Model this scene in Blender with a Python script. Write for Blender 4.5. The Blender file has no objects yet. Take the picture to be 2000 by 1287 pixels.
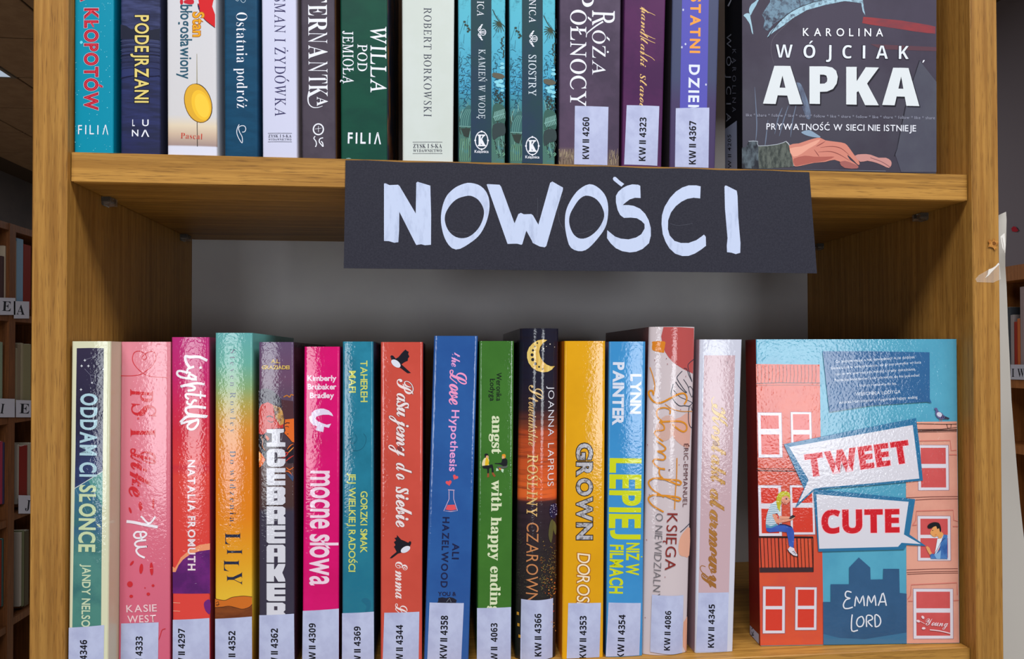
import bpy, math, random
import numpy as np
from mathutils import Vector, Matrix
random.seed(7)
SC = bpy.context.scene
COL = SC.collection
# ------------------------------------------------------------------ camera
F = 1406.97
CX, CY = 1000.0, 643.5 + 34.2376
CR = Vector((0.99477099, -0.10210801, -0.00215181))
CU = Vector((8.12355337e-04, -1.31577776e-02, 9.99913103e-01))
CF = Vector((0.10212745, 0.9946863, 0.01300603))
CO = Vector((-7.26502183e-02, -4.67907177e-01, -1.28118081e-01))
cam_d = bpy.data.cameras.new('camera')
cam = bpy.data.objects.new('camera', cam_d)
COL.objects.link(cam)
cam_d.sensor_width = 36.0
cam_d.lens = 36.0 * F / 2000.0
cam_d.shift_y = 34.2376 / 2000.0
cam_d.clip_start = 0.02
M3 = Matrix((CR, CU, -CF)).transposed()
cam.matrix_world = Matrix.Translation(CO) @ M3.to_4x4()
SC.camera = cam
# ------------------------------------------------------------------ world, lights, exposure
SC.view_settings.view_transform = 'Standard'
SC.view_settings.look = 'None'
SC.view_settings.gamma = 1.0
SC.view_settings.exposure = -0.7
SC.view_settings.use_curve_mapping = False
w = bpy.data.worlds.new('world')
SC.world = w
w.use_nodes = True
w.node_tree.nodes['Background'].inputs[0].default_value = (0.80, 0.88, 1.0, 1)
w.node_tree.nodes['Background'].inputs[1].default_value = 0.10


def area(name, loc, target, sx, sy, power, col):
    d = bpy.data.lights.new(name, 'AREA')
    d.shape = 'RECTANGLE'
    d.size = sx
    d.size_y = sy
    d.energy = power
    d.color = col
    o = bpy.data.objects.new(name, d)
    COL.objects.link(o)
    o.location = loc
    o.rotation_euler = (Vector(target) - Vector(loc)).to_track_quat('-Z', 'Y').to_euler()
    return o


# two ceiling panels over the aisle behind the photographer and the two daylight windows across the aisle
area('ceiling_panel_or_fill', (-0.55, -1.1, 1.60), (-0.55, -1.1, 0), 1.2, 0.6, 74, (0.97, 0.98, 1.0))
area('ceiling_panel_or_fill', (0.95, -1.1, 1.60), (0.95, -1.1, 0), 1.2, 0.6, 74, (0.97, 0.98, 1.0))
area('window_light', (1.32, -3.3, -0.33), (1.32, 0, -0.33), 0.68, 0.8, 27, (0.90, 0.95, 1.0))
area('window_light', (-1.2, -3.3, -0.40), (-1.2, 0, -0.40), 0.6, 0.9, 24, (0.90, 0.95, 1.0))
# added overhead fill lights, unseen, that brighten the far aisle and its ceiling
area('ceiling_panel_or_fill', (-3.0, 3.6, 1.62), (-3.0, 3.6, 0), 0.6, 0.6, 70, (0.93, 0.96, 1.0))
area('ceiling_panel_or_fill', (-1.0, 6.2, 1.62), (-1.0, 6.2, 0), 0.6, 0.6, 60, (0.93, 0.96, 1.0))
area('ceiling_panel_or_fill', (1.2, 4.2, 1.62), (1.2, 4.2, 0), 0.6, 0.6, 40, (0.93, 0.96, 1.0))
# the depth of the bookcase, its shelves and its parts in metres
HW, TSH, TPO, DEP, HSH, YSH = 0.30, 0.01892, 0.0203, 0.2271, 0.33366, 0.005


def ray(px, py):
    return CF + CR * ((px - CX) / F) - CU * ((py - CY) / F)


class Plane:
    def __init__(s, o, n):
        s.o = Vector(o)
        s.n = Vector(n).normalized()
        if (CO - s.o).dot(s.n) < 0:
            s.n = -s.n

    def at(s, px, py, lift=0.0):
        d = ray(px, py)
        o = s.o + s.n * lift
        return CO + d * ((o - CO).dot(s.n) / d.dot(s.n))


def YP(y):
    return Plane((0, y, 0), (0, -1, 0))


def ZP(z):
    return Plane((0, 0, z), (0, 0, 1))


def XP(x):
    return Plane((x, 0, 0), (1, 0, 0))


# ------------------------------------------------------------------ materials
KEXP = 1.0


def lin(c):
    return tuple(min(0.93, (((v / 255 + 0.055) / 1.055) ** 2.4 if v > 10 else v / 255 / 12.92) * KEXP) for v in c[:3])


MATS = {}


def newmat(name):
    m = bpy.data.materials.new(name)
    m.use_nodes = True
    nt = m.node_tree
    return m, nt, nt.nodes['Principled BSDF']


def film(nt, p, gloss):
    """laminate film: clear coat with an orange-peel relief"""
    if gloss == 'matte':
        p.inputs['Roughness'].default_value = 0.75
        p.inputs['Specular IOR Level'].default_value = 0.25
        return
    if gloss == 'silk':
        p.inputs['Roughness'].default_value = 0.42
        p.inputs['Specular IOR Level'].default_value = 0.22
        return
    p.inputs['Roughness'].default_value = 0.5
    p.inputs['Specular IOR Level'].default_value = 0.12
    p.inputs['Coat Weight'].default_value = 0.9 if gloss == 'film' else 0.5
    p.inputs['Coat Roughness'].default_value = 0.07 if gloss == 'film' else 0.2
    g = nt.nodes.new('ShaderNodeNewGeometry')
    n1 = nt.nodes.new('ShaderNodeTexNoise')
    n1.inputs['Scale'].default_value = 560
    n1.inputs['Detail'].default_value = 2
    n2 = nt.nodes.new('ShaderNodeTexNoise')
    n2.inputs['Scale'].default_value = 55
    n2.inputs['Detail'].default_value = 1
    nt.links.new(g.outputs['Position'], n1.inputs['Vector'])
    nt.links.new(g.outputs['Position'], n2.inputs['Vector'])
    b1 = nt.nodes.new('ShaderNodeBump')
    b1.inputs['Strength'].default_value = 1.0
    b1.inputs['Distance'].default_value = 0.00010 if gloss == 'film' else 0.00004
    b2 = nt.nodes.new('ShaderNodeBump')
    b2.inputs['Strength'].default_value = 1.0
    b2.inputs['Distance'].default_value = 0.00012 if gloss == 'film' else 0.00008
    nt.links.new(n1.outputs['Fac'], b1.inputs['Height'])
    nt.links.new(n2.outputs['Fac'], b2.inputs['Height'])
    nt.links.new(b2.outputs['Normal'], b1.inputs['Normal'])
    nt.links.new(b1.outputs['Normal'], p.inputs['Coat Normal'])


def M(c, gloss='film', mot=None, msc=(20, 20, 20), mlo=0.4, mhi=0.6):
    """plain printed colour; mot = second colour mixed in by a stretched noise"""
    key = (tuple(c), gloss, mot, msc, mlo, mhi)
    if key in MATS:
        return MATS[key]
    m, nt, p = newmat('print_%s_%d_%d_%d' % (gloss, c[0], c[1], c[2]))
    p.inputs['Base Color'].default_value = lin(c) + (1,)
    film(nt, p, gloss)
    if mot:
        noise_mix(nt, p, None, c, mot, msc, mlo, mhi)
    MATS[key] = m
    return m


def noise_mix(nt, p, src, c, mot, msc, mlo, mhi):
    t = nt.nodes.new('ShaderNodeTexCoord')
    mp = nt.nodes.new('ShaderNodeMapping')
    mp.inputs['Scale'].default_value = msc
    n = nt.nodes.new('ShaderNodeTexNoise')
    n.inputs['Scale'].default_value = 1
    n.inputs['Detail'].default_value = 5
    n.inputs['Roughness'].default_value = 0.65
    r = nt.nodes.new('ShaderNodeMapRange')
    r.inputs['From Min'].default_value = mlo
    r.inputs['From Max'].default_value = mhi
    mx = nt.nodes.new('ShaderNodeMix')
    mx.data_type = 'RGBA'
    nt.links.new(t.outputs['Object'], mp.inputs['Vector'])
    nt.links.new(mp.outputs['Vector'], n.inputs['Vector'])
    nt.links.new(n.outputs['Fac'], r.inputs['Value'])
    nt.links.new(r.outputs['Result'], mx.inputs['Factor'])
    if src is None:
        mx.inputs['A'].default_value = lin(c) + (1,)
    else:
        nt.links.new(src, mx.inputs['A'])
    mx.inputs['B'].default_value = lin(mot) + (1,)
    nt.links.new(mx.outputs['Result'], p.inputs['Base Color'])


def GRAD(stops, gloss='film', mot=None, msc=(20, 20, 20), mlo=0.45, mhi=0.7, axis='Z'):
    """printed colour gradient along the object's own height; stops = [(local z in m, colour)]"""
    stops = sorted(stops)
    m, nt, p = newmat('print_gradient')
    film(nt, p, gloss)
    t = nt.nodes.new('ShaderNodeTexCoord')
    s = nt.nodes.new('ShaderNodeSeparateXYZ')
    nt.links.new(t.outputs['Object'], s.inputs[0])
    r = nt.nodes.new('ShaderNodeMapRange')
    z0, z1 = stops[0][0], stops[-1][0]
    r.inputs['From Min'].default_value = z0
    r.inputs['From Max'].default_value = z1
    nt.links.new(s.outputs[axis], r.inputs['Value'])
    cr = nt.nodes.new('ShaderNodeValToRGB')
    e = cr.color_ramp.elements
    while len(e) < len(stops):
        e.new(0.5)
    for i, (z, c) in enumerate(stops):
        e[i].position = (z - z0) / (z1 - z0)
    for i, (z, c) in enumerate(stops):
        e[i].color = lin(c) + (1,)
    nt.links.new(r.outputs['Result'], cr.inputs['Fac'])
    if mot:
        noise_mix(nt, p, cr.outputs['Color'], None, mot, msc, mlo, mhi)
    else:
        nt.links.new(cr.outputs['Color'], p.inputs['Base Color'])
    return m


def WOOD(axis, c1, c2, c3, name='oak_veneer', rough=0.5):
    """oak-look melamine; axis = direction of the grain"""
    m, nt, p = newmat(name)
    g = nt.nodes.new('ShaderNodeNewGeometry')
    S = {'X': (0.06, 1, 1), 'Y': (1, 0.06, 1), 'Z': (1, 1, 0.06)}[axis]

    def nz(scale, st, det, dist=0.0):
        mp = nt.nodes.new('ShaderNodeMapping')
        mp.inputs['Scale'].default_value = tuple(scale * (v if v == 1 else v * st) for v in S)
        n = nt.nodes.new('ShaderNodeTexNoise')
        n.inputs['Scale'].default_value = 1
        n.inputs['Detail'].default_value = det
        n.inputs['Distortion'].default_value = dist
        nt.links.new(g.outputs['Position'], mp.inputs['Vector'])
        nt.links.new(mp.outputs['Vector'], n.inputs['Vector'])
        return n
    a = nz(330, 0.45, 5, 0.2)
    b = nz(1500, 0.75, 3)
    cc = nz(90, 0.35, 2)
    r1 = nt.nodes.new('ShaderNodeValToRGB')
    r1.color_ramp.elements[0].position = 0.38
    r1.color_ramp.elements[1].position = 0.62
    r1.color_ramp.elements[0].color = lin(c2) + (1,)
    r1.color_ramp.elements[1].color = lin(c1) + (1,)
    nt.links.new(a.outputs['Fac'], r1.inputs['Fac'])
    r2 = nt.nodes.new('ShaderNodeMapRange')
    r2.inputs['From Min'].default_value = 0.54
    r2.inputs['From Max'].default_value = 0.72
    r2.inputs['To Max'].default_value = 0.72
    nt.links.new(b.outputs['Fac'], r2.inputs['Value'])
    mx = nt.nodes.new('ShaderNodeMix')
    mx.data_type = 'RGBA'
    nt.links.new(r2.outputs['Result'], mx.inputs['Factor'])
    nt.links.new(r1.outputs['Color'], mx.inputs['A'])
    mx.inputs['B'].default_value = lin(c3) + (1,)
    hs = nt.nodes.new('ShaderNodeHueSaturation')
    r3 = nt.nodes.new('ShaderNodeMapRange')
    r3.inputs['From Min'].default_value = 0.3
    r3.inputs['From Max'].default_value = 0.7
    r3.inputs['To Min'].default_value = 0.86
    r3.inputs['To Max'].default_value = 1.12
    nt.links.new(cc.outputs['Fac'], r3.inputs['Value'])
    nt.links.new(r3.outputs['Result'], hs.inputs['Value'])
    nt.links.new(mx.outputs['Result'], hs.inputs['Color'])
    nt.links.new(hs.outputs['Color'], p.inputs['Base Color'])
    p.inputs['Roughness'].default_value = rough
    p.inputs['Specular IOR Level'].default_value = 0.3
    bp = nt.nodes.new('ShaderNodeBump')
    bp.inputs['Strength'].default_value = 0.5
    bp.inputs['Distance'].default_value = 0.0002
    bp.invert = True
    nt.links.new(b.outputs['Fac'], bp.inputs['Height'])
    nt.links.new(bp.outputs['Normal'], p.inputs['Normal'])
    return m


# ------------------------------------------------------------------ meshes and objects
def tag(o, label=None, cat=None, group=None, kind=None):
    if label:
        o['label'] = label
    if cat:
        o['category'] = cat
    if group:
        o['group'] = group
    if kind:
        o['kind'] = kind
    return o


def link_mesh(name, verts, faces, mats, fm=None, parent=None, origin=(0, 0, 0), smooth=False):
    me = bpy.data.meshes.new(name)
    o0 = Vector(origin)
    me.from_pydata([tuple(Vector(v) - o0) for v in verts], [], faces)
    for mt in (mats if isinstance(mats, (list, tuple)) else [mats]):
        me.materials.append(mt)
    if fm:
        me.polygons.foreach_set('material_index', fm)
    if smooth:
        me.polygons.foreach_set('use_smooth', [True] * len(me.polygons))
    me.update()
    o = bpy.data.objects.new(name, me)
    COL.objects.link(o)
    if parent:
        o.parent = parent
        o.location = o0 - chain_loc(parent)
    else:
        o.location = o0
    return o


def chain_loc(o):
    v = Vector((0, 0, 0))
    while o:
        v += Vector(o.location)
        o = o.parent
    return v


def empty(name, loc):
    o = bpy.data.objects.new(name, None)
    COL.objects.link(o)
    o.location = loc
    o.empty_display_size = 0.02
    return o


def boxv(x0, x1, y0, y1, z0, z1, b=0.0):
    """box; b = small chamfer on every edge"""
    if b <= 0:
        v = [(x, y, z) for x in (x0, x1) for y in (y0, y1) for z in (z0, z1)]
        f = [(0, 1, 3, 2), (4, 6, 7, 5), (0, 4, 5, 1), (2, 3, 7, 6), (0, 2, 6, 4), (1, 5, 7, 3)]
        return v, f
    v, f = [], []
    ids = {}
    X, Y, Z = (x0, x1), (y0, y1), (z0, z1)
    for i in (0, 1):
        for j in (0, 1):
            for k in (0, 1):
                sx, sy, sz = (1, -1)[i] * b, (1, -1)[j] * b, (1, -1)[k] * b
                for a, q in (('x', (X[i], Y[j] + sy, Z[k] + sz)), ('y', (X[i] + sx, Y[j], Z[k] + sz)), ('z', (X[i] + sx, Y[j] + sy, Z[k]))):
                    ids[(i, j, k, a)] = len(v)
                    v.append(q)
    for s in (0, 1):
        f.append([ids[(s, j, k, 'x')] for j, k in ((0, 0), (0, 1), (1, 1), (1, 0))])
        f.append([ids[(i, s, k, 'y')] for i, k in ((0, 0), (0, 1), (1, 1), (1, 0))])
        f.append([ids[(i, j, s, 'z')] for i, j in ((0, 0), (0, 1), (1, 1), (1, 0))])
    for j in (0, 1):
        for k in (0, 1):
            f.append([ids[(0, j, k, 'y')], ids[(1, j, k, 'y')], ids[(1, j, k, 'z')], ids[(0, j, k, 'z')]])
            f.append([ids[(j, 0, k, 'x')], ids[(j, 1, k, 'x')], ids[(j, 1, k, 'z')], ids[(j, 0, k, 'z')]])
            f.append([ids[(j, k, 0, 'x')], ids[(j, k, 1, 'x')], ids[(j, k, 1, 'y')], ids[(j, k, 0, 'y')]])
            for i in (0, 1):
                f.append([ids[(i, j, k, 'x')], ids[(i, j, k, 'y')], ids[(i, j, k, 'z')]])
    return v, f


def box(name, x0, x1, y0, y1, z0, z1, mat, parent=None, b=0.0, origin=None):
    v, f = boxv(x0, x1, y0, y1, z0, z1, b)
    o = link_mesh(name, v, f, mat, parent=parent, origin=origin or ((x0 + x1) / 2, (y0 + y1) / 2, z0))
    fix_normals(o)
    return o


def fix_normals(o):
    import bmesh
    bm = bmesh.new()
    bm.from_mesh(o.data)
    bmesh.ops.recalc_face_normals(bm, faces=bm.faces)
    bm.to_mesh(o.data)
    bm.free()


# ------------------------------------------------------------------ lettering
STY = {'serif': (0x1D400, 0x1D41A, 0x1D7CE), 'roman': (0x1D434, 0x1D44E, None), 'script': (0x1D4D0, 0x1D4EA, None),
       'bold': (0x1D5D4, 0x1D5EE, 0x1D7EC)}
DEC = {'Ł': ('L', 's'), 'ł': ('l', 's'), 'Ó': ('O', 'a'), 'ó': ('o', 'a'), 'Ń': ('N', 'a'), 'ń': ('n', 'a'), 'Ś': ('S', 'a'), 'ś': ('s', 'a'),
       'Ć': ('C', 'a'), 'ć': ('c', 'a'), 'Ż': ('Z', 'd'), 'ż': ('z', 'd'), 'Ź': ('Z', 'a'), 'Ę': ('E', 'o'), 'ę': ('e', 'o'), 'Ą': ('A', 'o'),
       'ą': ('a', 'o'), 'É': ('E', 'a')}
GC = {}
FCU = bpy.data.curves.new('glyph', 'FONT')
FCU.resolution_u = 4
FOB = bpy.data.objects.new('glyph', FCU)
COL.objects.link(FOB)


def glyph(ch, sty, off):
    key = (ch, sty, off)
    if key in GC:
        return GC[key]
    acc = None
    body = ch
    squash = ch == 'Ĵ'
    if squash:
        ch = body = 'J'
    if ch in DEC:
        ch, acc = DEC[ch]
        body = ch
    if sty in STY:
        U, L, N = STY[sty]
        if 'A' <= ch <= 'Z':
            body = chr(U + ord(ch) - 65)
        elif sty == 'script' and ch == 's':
            body = chr(0x1D494)
        elif 'a' <= ch <= 'z':
            body = 'ℎ' if (sty == 'roman' and ch == 'h') else chr(L + ord(ch) - 97)
        elif ch.isdigit() and N:
            body = chr(N + int(ch))
        else:
            body = ch
    if sty == 'bold' and ch == 'I':
        b_ = off
        GC[key] = ([(-b_, -b_), (.155 + b_, -b_), (.155 + b_, .714 + b_), (-b_, .714 + b_)], [(0, 1, 2, 3)], .155 + 2 * b_)
        return GC[key]
    FCU.body = body
    FCU.offset = off
    me = FOB.to_mesh()
    v = [(p.co.x, p.co.y) for p in me.vertices]
    f = [tuple(p.vertices) for p in me.polygons]
    FOB.to_mesh_clear()
    if squash:
        lo, hi = min(p[1] for p in v), max(p[1] for p in v)
        v = [(x, (y - lo) * hi / (hi - lo)) for x, y in v]
    if sty == 'roman':
        v = [(x - 0.22 * y, y) for x, y in v]
    if v:
        x0 = min(p[0] for p in v)
        x1 = max(p[0] for p in v)
        v = [(x - x0, y) for x, y in v]
        wd = x1 - x0
        top = max(p[1] for p in v)
    else:
        wd, top = 0.3, 0
    if acc:
        n = len(v)
        if acc == 'a':
            q = [(wd * .5 - .04, top + .05), (wd * .5 + .05, top + .05), (wd * .5 + .20, top + .21), (wd * .5 + .08, top + .21)]
        elif acc == 'd':
            r = .055
            q = [(wd * .5 + r * math.cos(k * .785), top + .13 + r * math.sin(k * .785)) for k in range(8)]
        elif acc == 's':
            c = .17 if ch == 'L' else wd * .5
            q = [(c - .17, .24), (c - .17, .31), (c + .2, .5), (c + .2, .43)]
        else:
            q = [(wd * .62, 0.01), (wd * .5, -.1), (wd * .56, -.19), (wd * .8, -.2), (wd * .8, -.15), (wd * .64, -.13), (wd * .76, 0.01)]
        v = v + q
        f = f + [tuple(range(n, n + len(q)))]
    GC[key] = (v, f, wd)
    return GC[key]


CAPH = {}


def caph(sty):
    if sty not in CAPH:
        CAPH[sty] = max(p[1] for p in glyph('I' if sty != 'script' else 'A', sty, 0.0)[0])
    return CAPH[sty]


def layout(txt, sty, off=0.0, sp=0.1, shear=0.0, space=0.32):
    """all glyphs of a line in em units: verts, faces, total width"""
    V, Fc, x = [], [], 0.0
    for ch in txt:
        if ch == ' ':
            x += space
            continue
        g0 = glyph(ch, sty, 0.0)
        v, f, wd = glyph(ch, sty, off)
        dx = x - (wd - g0[2]) / 2
        n = len(V)
        V += [(px + dx + shear * py, py) for px, py in v]
        Fc += [tuple(i + n for i in q) for q in f]
        x += g0[2] + sp
    return V, Fc, x - sp


def catmull(P, n=6, closed=False):
    P = [tuple(p) for p in P]
    if len(P) < 3:
        return P
    out = []
    N = len(P)
    rng = range(N) if closed else range(N - 1)
    for i in rng:
        p0 = P[(i - 1) % N] if (closed or i > 0) else P[0]
        p1, p2 = P[i], P[(i + 1) % N]
        p3 = P[(i + 2) % N] if (closed or i + 2 < N) else P[-1]
        for k in range(n):
            t = k / n
            out.append(tuple(0.5 * (2 * b + (c - a) * t + (2 * a - 5 * b + 4 * c - d) * t * t + (3 * b - a - 3 * c + d) * t ** 3)
                             for a, b, c, d in zip(p0, p1, p2, p3)))
    if not closed:
        out.append(P[-1])
    return out


def ell(cx, cy, rx, ry, rot=0, n=28, a0=0, a1=360):
    r = math.radians(rot)
    o = []
    m = n if a1 - a0 == 360 else n + 1
    for k in range(m):
        t = math.radians(a0 + (a1 - a0) * k / n)
        x, y = rx * math.cos(t), ry * math.sin(t)
        o.append((cx + x * math.cos(r) - y * math.sin(r), cy + x * math.sin(r) + y * math.cos(r)))
    return o


def cut_grid(pts, faces, g):
    import bmesh
    x0, x1 = min(p[0] for p in pts), max(p[0] for p in pts)
    k0, k1 = math.floor(x0 / g) + 1, math.ceil(x1 / g)
    if k1 <= k0:
        return pts, faces
    bm = bmesh.new()
    vs = [bm.verts.new((x, y, 0)) for x, y in pts]
    for q in faces:
        try:
            bm.faces.new([vs[i] for i in q])
        except ValueError:
            pass
    bm.normal_update()
    bmesh.ops.triangulate(bm, faces=[f for f in bm.faces if len(f.verts) > 4])
    for k in range(k0, k1):
        bmesh.ops.bisect_plane(bm, geom=bm.verts[:] + bm.edges[:] + bm.faces[:], plane_co=(k * g, 0, 0), plane_no=(1, 0, 0), dist=1e-5)
    bm.verts.index_update()
    P = [(v.co.x, v.co.y) for v in bm.verts]
    Q = [tuple(v.index for v in f.verts) for f in bm.faces]
    bm.free()
    return P, Q


class Art:
    """flat print on one face of a thing: every shape is placed on the face itself as thin ink geometry"""
    FLAT = ('speckles', 'plants_picture', 'grass_picture', 'botanical_print')

    def __init__(s, plane, gloss='film', curve=None, base=0.00004, grid=0, zmin=None):
        s.pl, s.gl, s.curve, s.grid, s.zmin = plane, gloss, curve, grid, zmin
        s.n = 0
        s.step = 0.0000035 if not grid else (0.000006 if grid > 3 else 0.000011)
        s.parts = {}
        s.base = base
        s.sub = {}

    SPLIT = {'dashes', 'drops', 'hearts', 'marker_scratch', 'stars', 'bird', 'swirl', 'title_stroke', 'title_swirl', 'flower_mark_', 'cover_mark'}

    def _add(s, part, pts, faces, mat, lift):
        if part in s.SPLIT:
            part = part + '#%d' % int(s.n)
        d = s.parts.setdefault(part, ([], [], [], []))
        V, Fc, Mi, Ms = d
        if not isinstance(mat, bpy.types.Material):
            mat = M(mat, s.gl)
        if mat not in Ms:
            Ms.append(mat)
        mi = Ms.index(mat)
        if s.grid:
            pts, faces = cut_grid(pts, faces, s.grid)
            faces = [q if sum(pts[q[i - 1]][0] * pts[q[i]][1] - pts[q[i]][0] * pts[q[i - 1]][1] for i in range(len(q))) < 0 else tuple(reversed(q)) for q in faces]
        n = len(V)
        for x, y in pts:
            p = s.pl.at(x, y, lift)
            if s.curve:
                p = s.curve(p)
            if s.zmin is not None and p.z < s.zmin:
                p = Vector((p.x, p.y, s.zmin))
            V.append(p)
        Fc += [tuple(i + n for i in q) for q in faces]
        Mi += [mi] * len(faces)

    def lift(s, part=''):
        s.n += 0.08 if part in s.FLAT else 1
        return s.base + s.n * s.step

    def poly(s, part, pts, col, smooth=0):
        if smooth:
            pts = catmull(pts, smooth, True)
        s._add(part, pts, [tuple(range(len(pts)))], col, s.lift(part))

    def ell(s, part, cx, cy, rx, ry, col, rot=0, n=28):
        s.poly(part, ell(cx, cy, rx, ry, rot, n), col)

    def rect(s, part, x0, y0, x1, y1, col):
        s.poly(part, [(x0, y0), (x1, y0), (x1, y1), (x0, y1)], col)

    def line(s, part, pts, wd, col, smooth=0, closed=False, w2=None, lift=None):
        if smooth:
            pts = catmull(pts, smooth, closed)
        N = len(pts)
        L, R = [], []
        for i, p in enumerate(pts):
            a = pts[(i - 1) % N] if (closed or i > 0) else p
            b = pts[(i + 1) % N] if (closed or i < N - 1) else p
            dx, dy = b[0] - a[0], b[1] - a[1]
            l = math.hypot(dx, dy) or 1
            t = i / max(1, N - 1)
            if w2 == 'lens':
                h = wd / 2 * (0.25 + 0.75 * math.sin(math.pi * t))
            elif w2 is not None:
                h = (wd + (w2 - wd) * t) / 2
            else:
                h = wd / 2
            nx, ny = -dy / l * h, dx / l * h
            L.append((p[0] + nx, p[1] + ny))
            R.append((p[0] - nx, p[1] - ny))
        q = L + R
        f = [(i, i + 1, N + i + 1, N + i) for i in range(N - 1)]
        if closed:
            f.append((N - 1, 0, N, 2 * N - 1))
        s._add(part, q, f, col, s.lift(part) if lift is None else lift)

    def ring(s, part, outer, inner, col, n=56):
        def rs(P):
            P = catmull(P, 5, True)
            cx = sum(p[0] for p in P) / len(P)
            cy = sum(p[1] for p in P) / len(P)
            A = sorted((math.atan2(p[1] - cy, p[0] - cx), p) for p in P)
            an = [a for a, _ in A]
            xs = [p[0] for _, p in A]
            ys = [p[1] for _, p in A]
            an = [an[-1] - 2 * math.pi] + an + [an[0] + 2 * math.pi]
            xs = [xs[-1]] + xs + [xs[0]]
            ys = [ys[-1]] + ys + [ys[0]]
            T = np.linspace(-math.pi, math.pi, n, endpoint=False)
            return list(zip(np.interp(T, an, xs), np.interp(T, an, ys)))
        o, i = rs(outer), rs(inner)
        s._add(part, o + i, [(k, (k + 1) % n, n + (k + 1) % n, n + k) for k in range(n)], col, s.lift(part))

    def text(s, part, txt, sty, x0, y0, x1, y1, h, col, off=0.0, sp=0.1, shear=0.0, space=0.32, out=None, clip=None, wob=0.0):
        """line of lettering whose baseline runs (x0,y0)->(x1,y1); h = cap height; out = [(offset, colour)] painted below"""
        dx, dy = x1 - x0, y1 - y0
        L = math.hypot(dx, dy)
        ux, uy = dx / L, dy / L
        vx, vy = uy, -ux
        sy = h / caph(sty)
        for o2, c2 in (out or []) + [(off, col)]:
            V, Fc, W = layout(txt, sty, o2, sp, shear, space)
            sx = L / W
            q = []
            for x, y in V:
                X, Y = x * sx, y * sy
                if wob:
                    Y += wob * math.sin(x * 5.1)
                q.append((x0 + ux * X + vx * Y, y0 + uy * X + vy * Y))
            if clip:
                q = [(a, min(b, clip)) for a, b in q]
            s._add(part, q, Fc, c2, s.lift(part))

    def down(s, part, txt, sty, x, y0, y1, h, col, x2=None, **k):
        s.text(part, txt, sty, x, y0, x if x2 is None else x2, y1, h, col, **k)

    def up(s, part, txt, sty, x, y0, y1, h, col, x2=None, **k):
        s.text(part, txt, sty, x, y0, x if x2 is None else x2, y1, h, col, **k)

    def build(s, parent, origin):
        for name, (V, Fc, Mi, Ms) in s.parts.items():
            par = parent
            nm = name
            if '/' in name:
                a, nm = name.split('/')
                par = s.sub[a]
            nm = nm.split('#')[0]
            o = link_mesh(nm, V, Fc, Ms, Mi, par, origin, bool(s.grid))
            if nm in ('speckles', 'grass_picture', 'plants_picture', 'botanical_print'):
                o['kind'] = 'stuff'
            s.sub[name] = o


INK = (14, 14, 26)
LABEL = (186, 193, 224)


def shell(name, pb, pt, t, mats, parent, origin, idx=None):
    """bent board (cover): polyline pb at the bottom and pt at the top, thickness t towards its left side"""
    n = len(pb)

    def offs(P):
        o = []
        for i in range(n):
            a, b = P[max(0, i - 1)], P[min(n - 1, i + 1)]
            d = Vector((b[0] - a[0], b[1] - a[1]))
            d.normalize()
            o.append(Vector((P[i][0] - d.y * t, P[i][1] + d.x * t, P[i][2])))
        return o
    ib, it = offs(pb), offs(pt)
    V = [Vector(p) for p in pb] + [Vector(p) for p in pt] + ib + it
    Fc, Mi = [], []
    for i in range(n - 1):
        k = idx[i] if idx else 0
        Fc += [(i, i + 1, n + i + 1, n + i), (2 * n + i, 3 * n + i, 3 * n + i + 1, 2 * n + i + 1),
               (n + i, n + i + 1, 3 * n + i + 1, 3 * n + i), (i, 2 * n + i, 2 * n + i + 1, i + 1)]
        Mi += [k, len(mats) - 1, k, k]
    for i in (0, n - 1):
        Fc.append((i, n + i, 3 * n + i, 2 * n + i))
        Mi.append(idx[min(i, n - 2)] if idx else 0)
    o = link_mesh(name, V, Fc, mats, Mi, parent, origin)
    fix_normals(o)
    return o


PAPER = M((205, 198, 180), 'matte', (170, 160, 140), (3, 900, 3))
WHITE_IN = M((190, 188, 182), 'matte')


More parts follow.
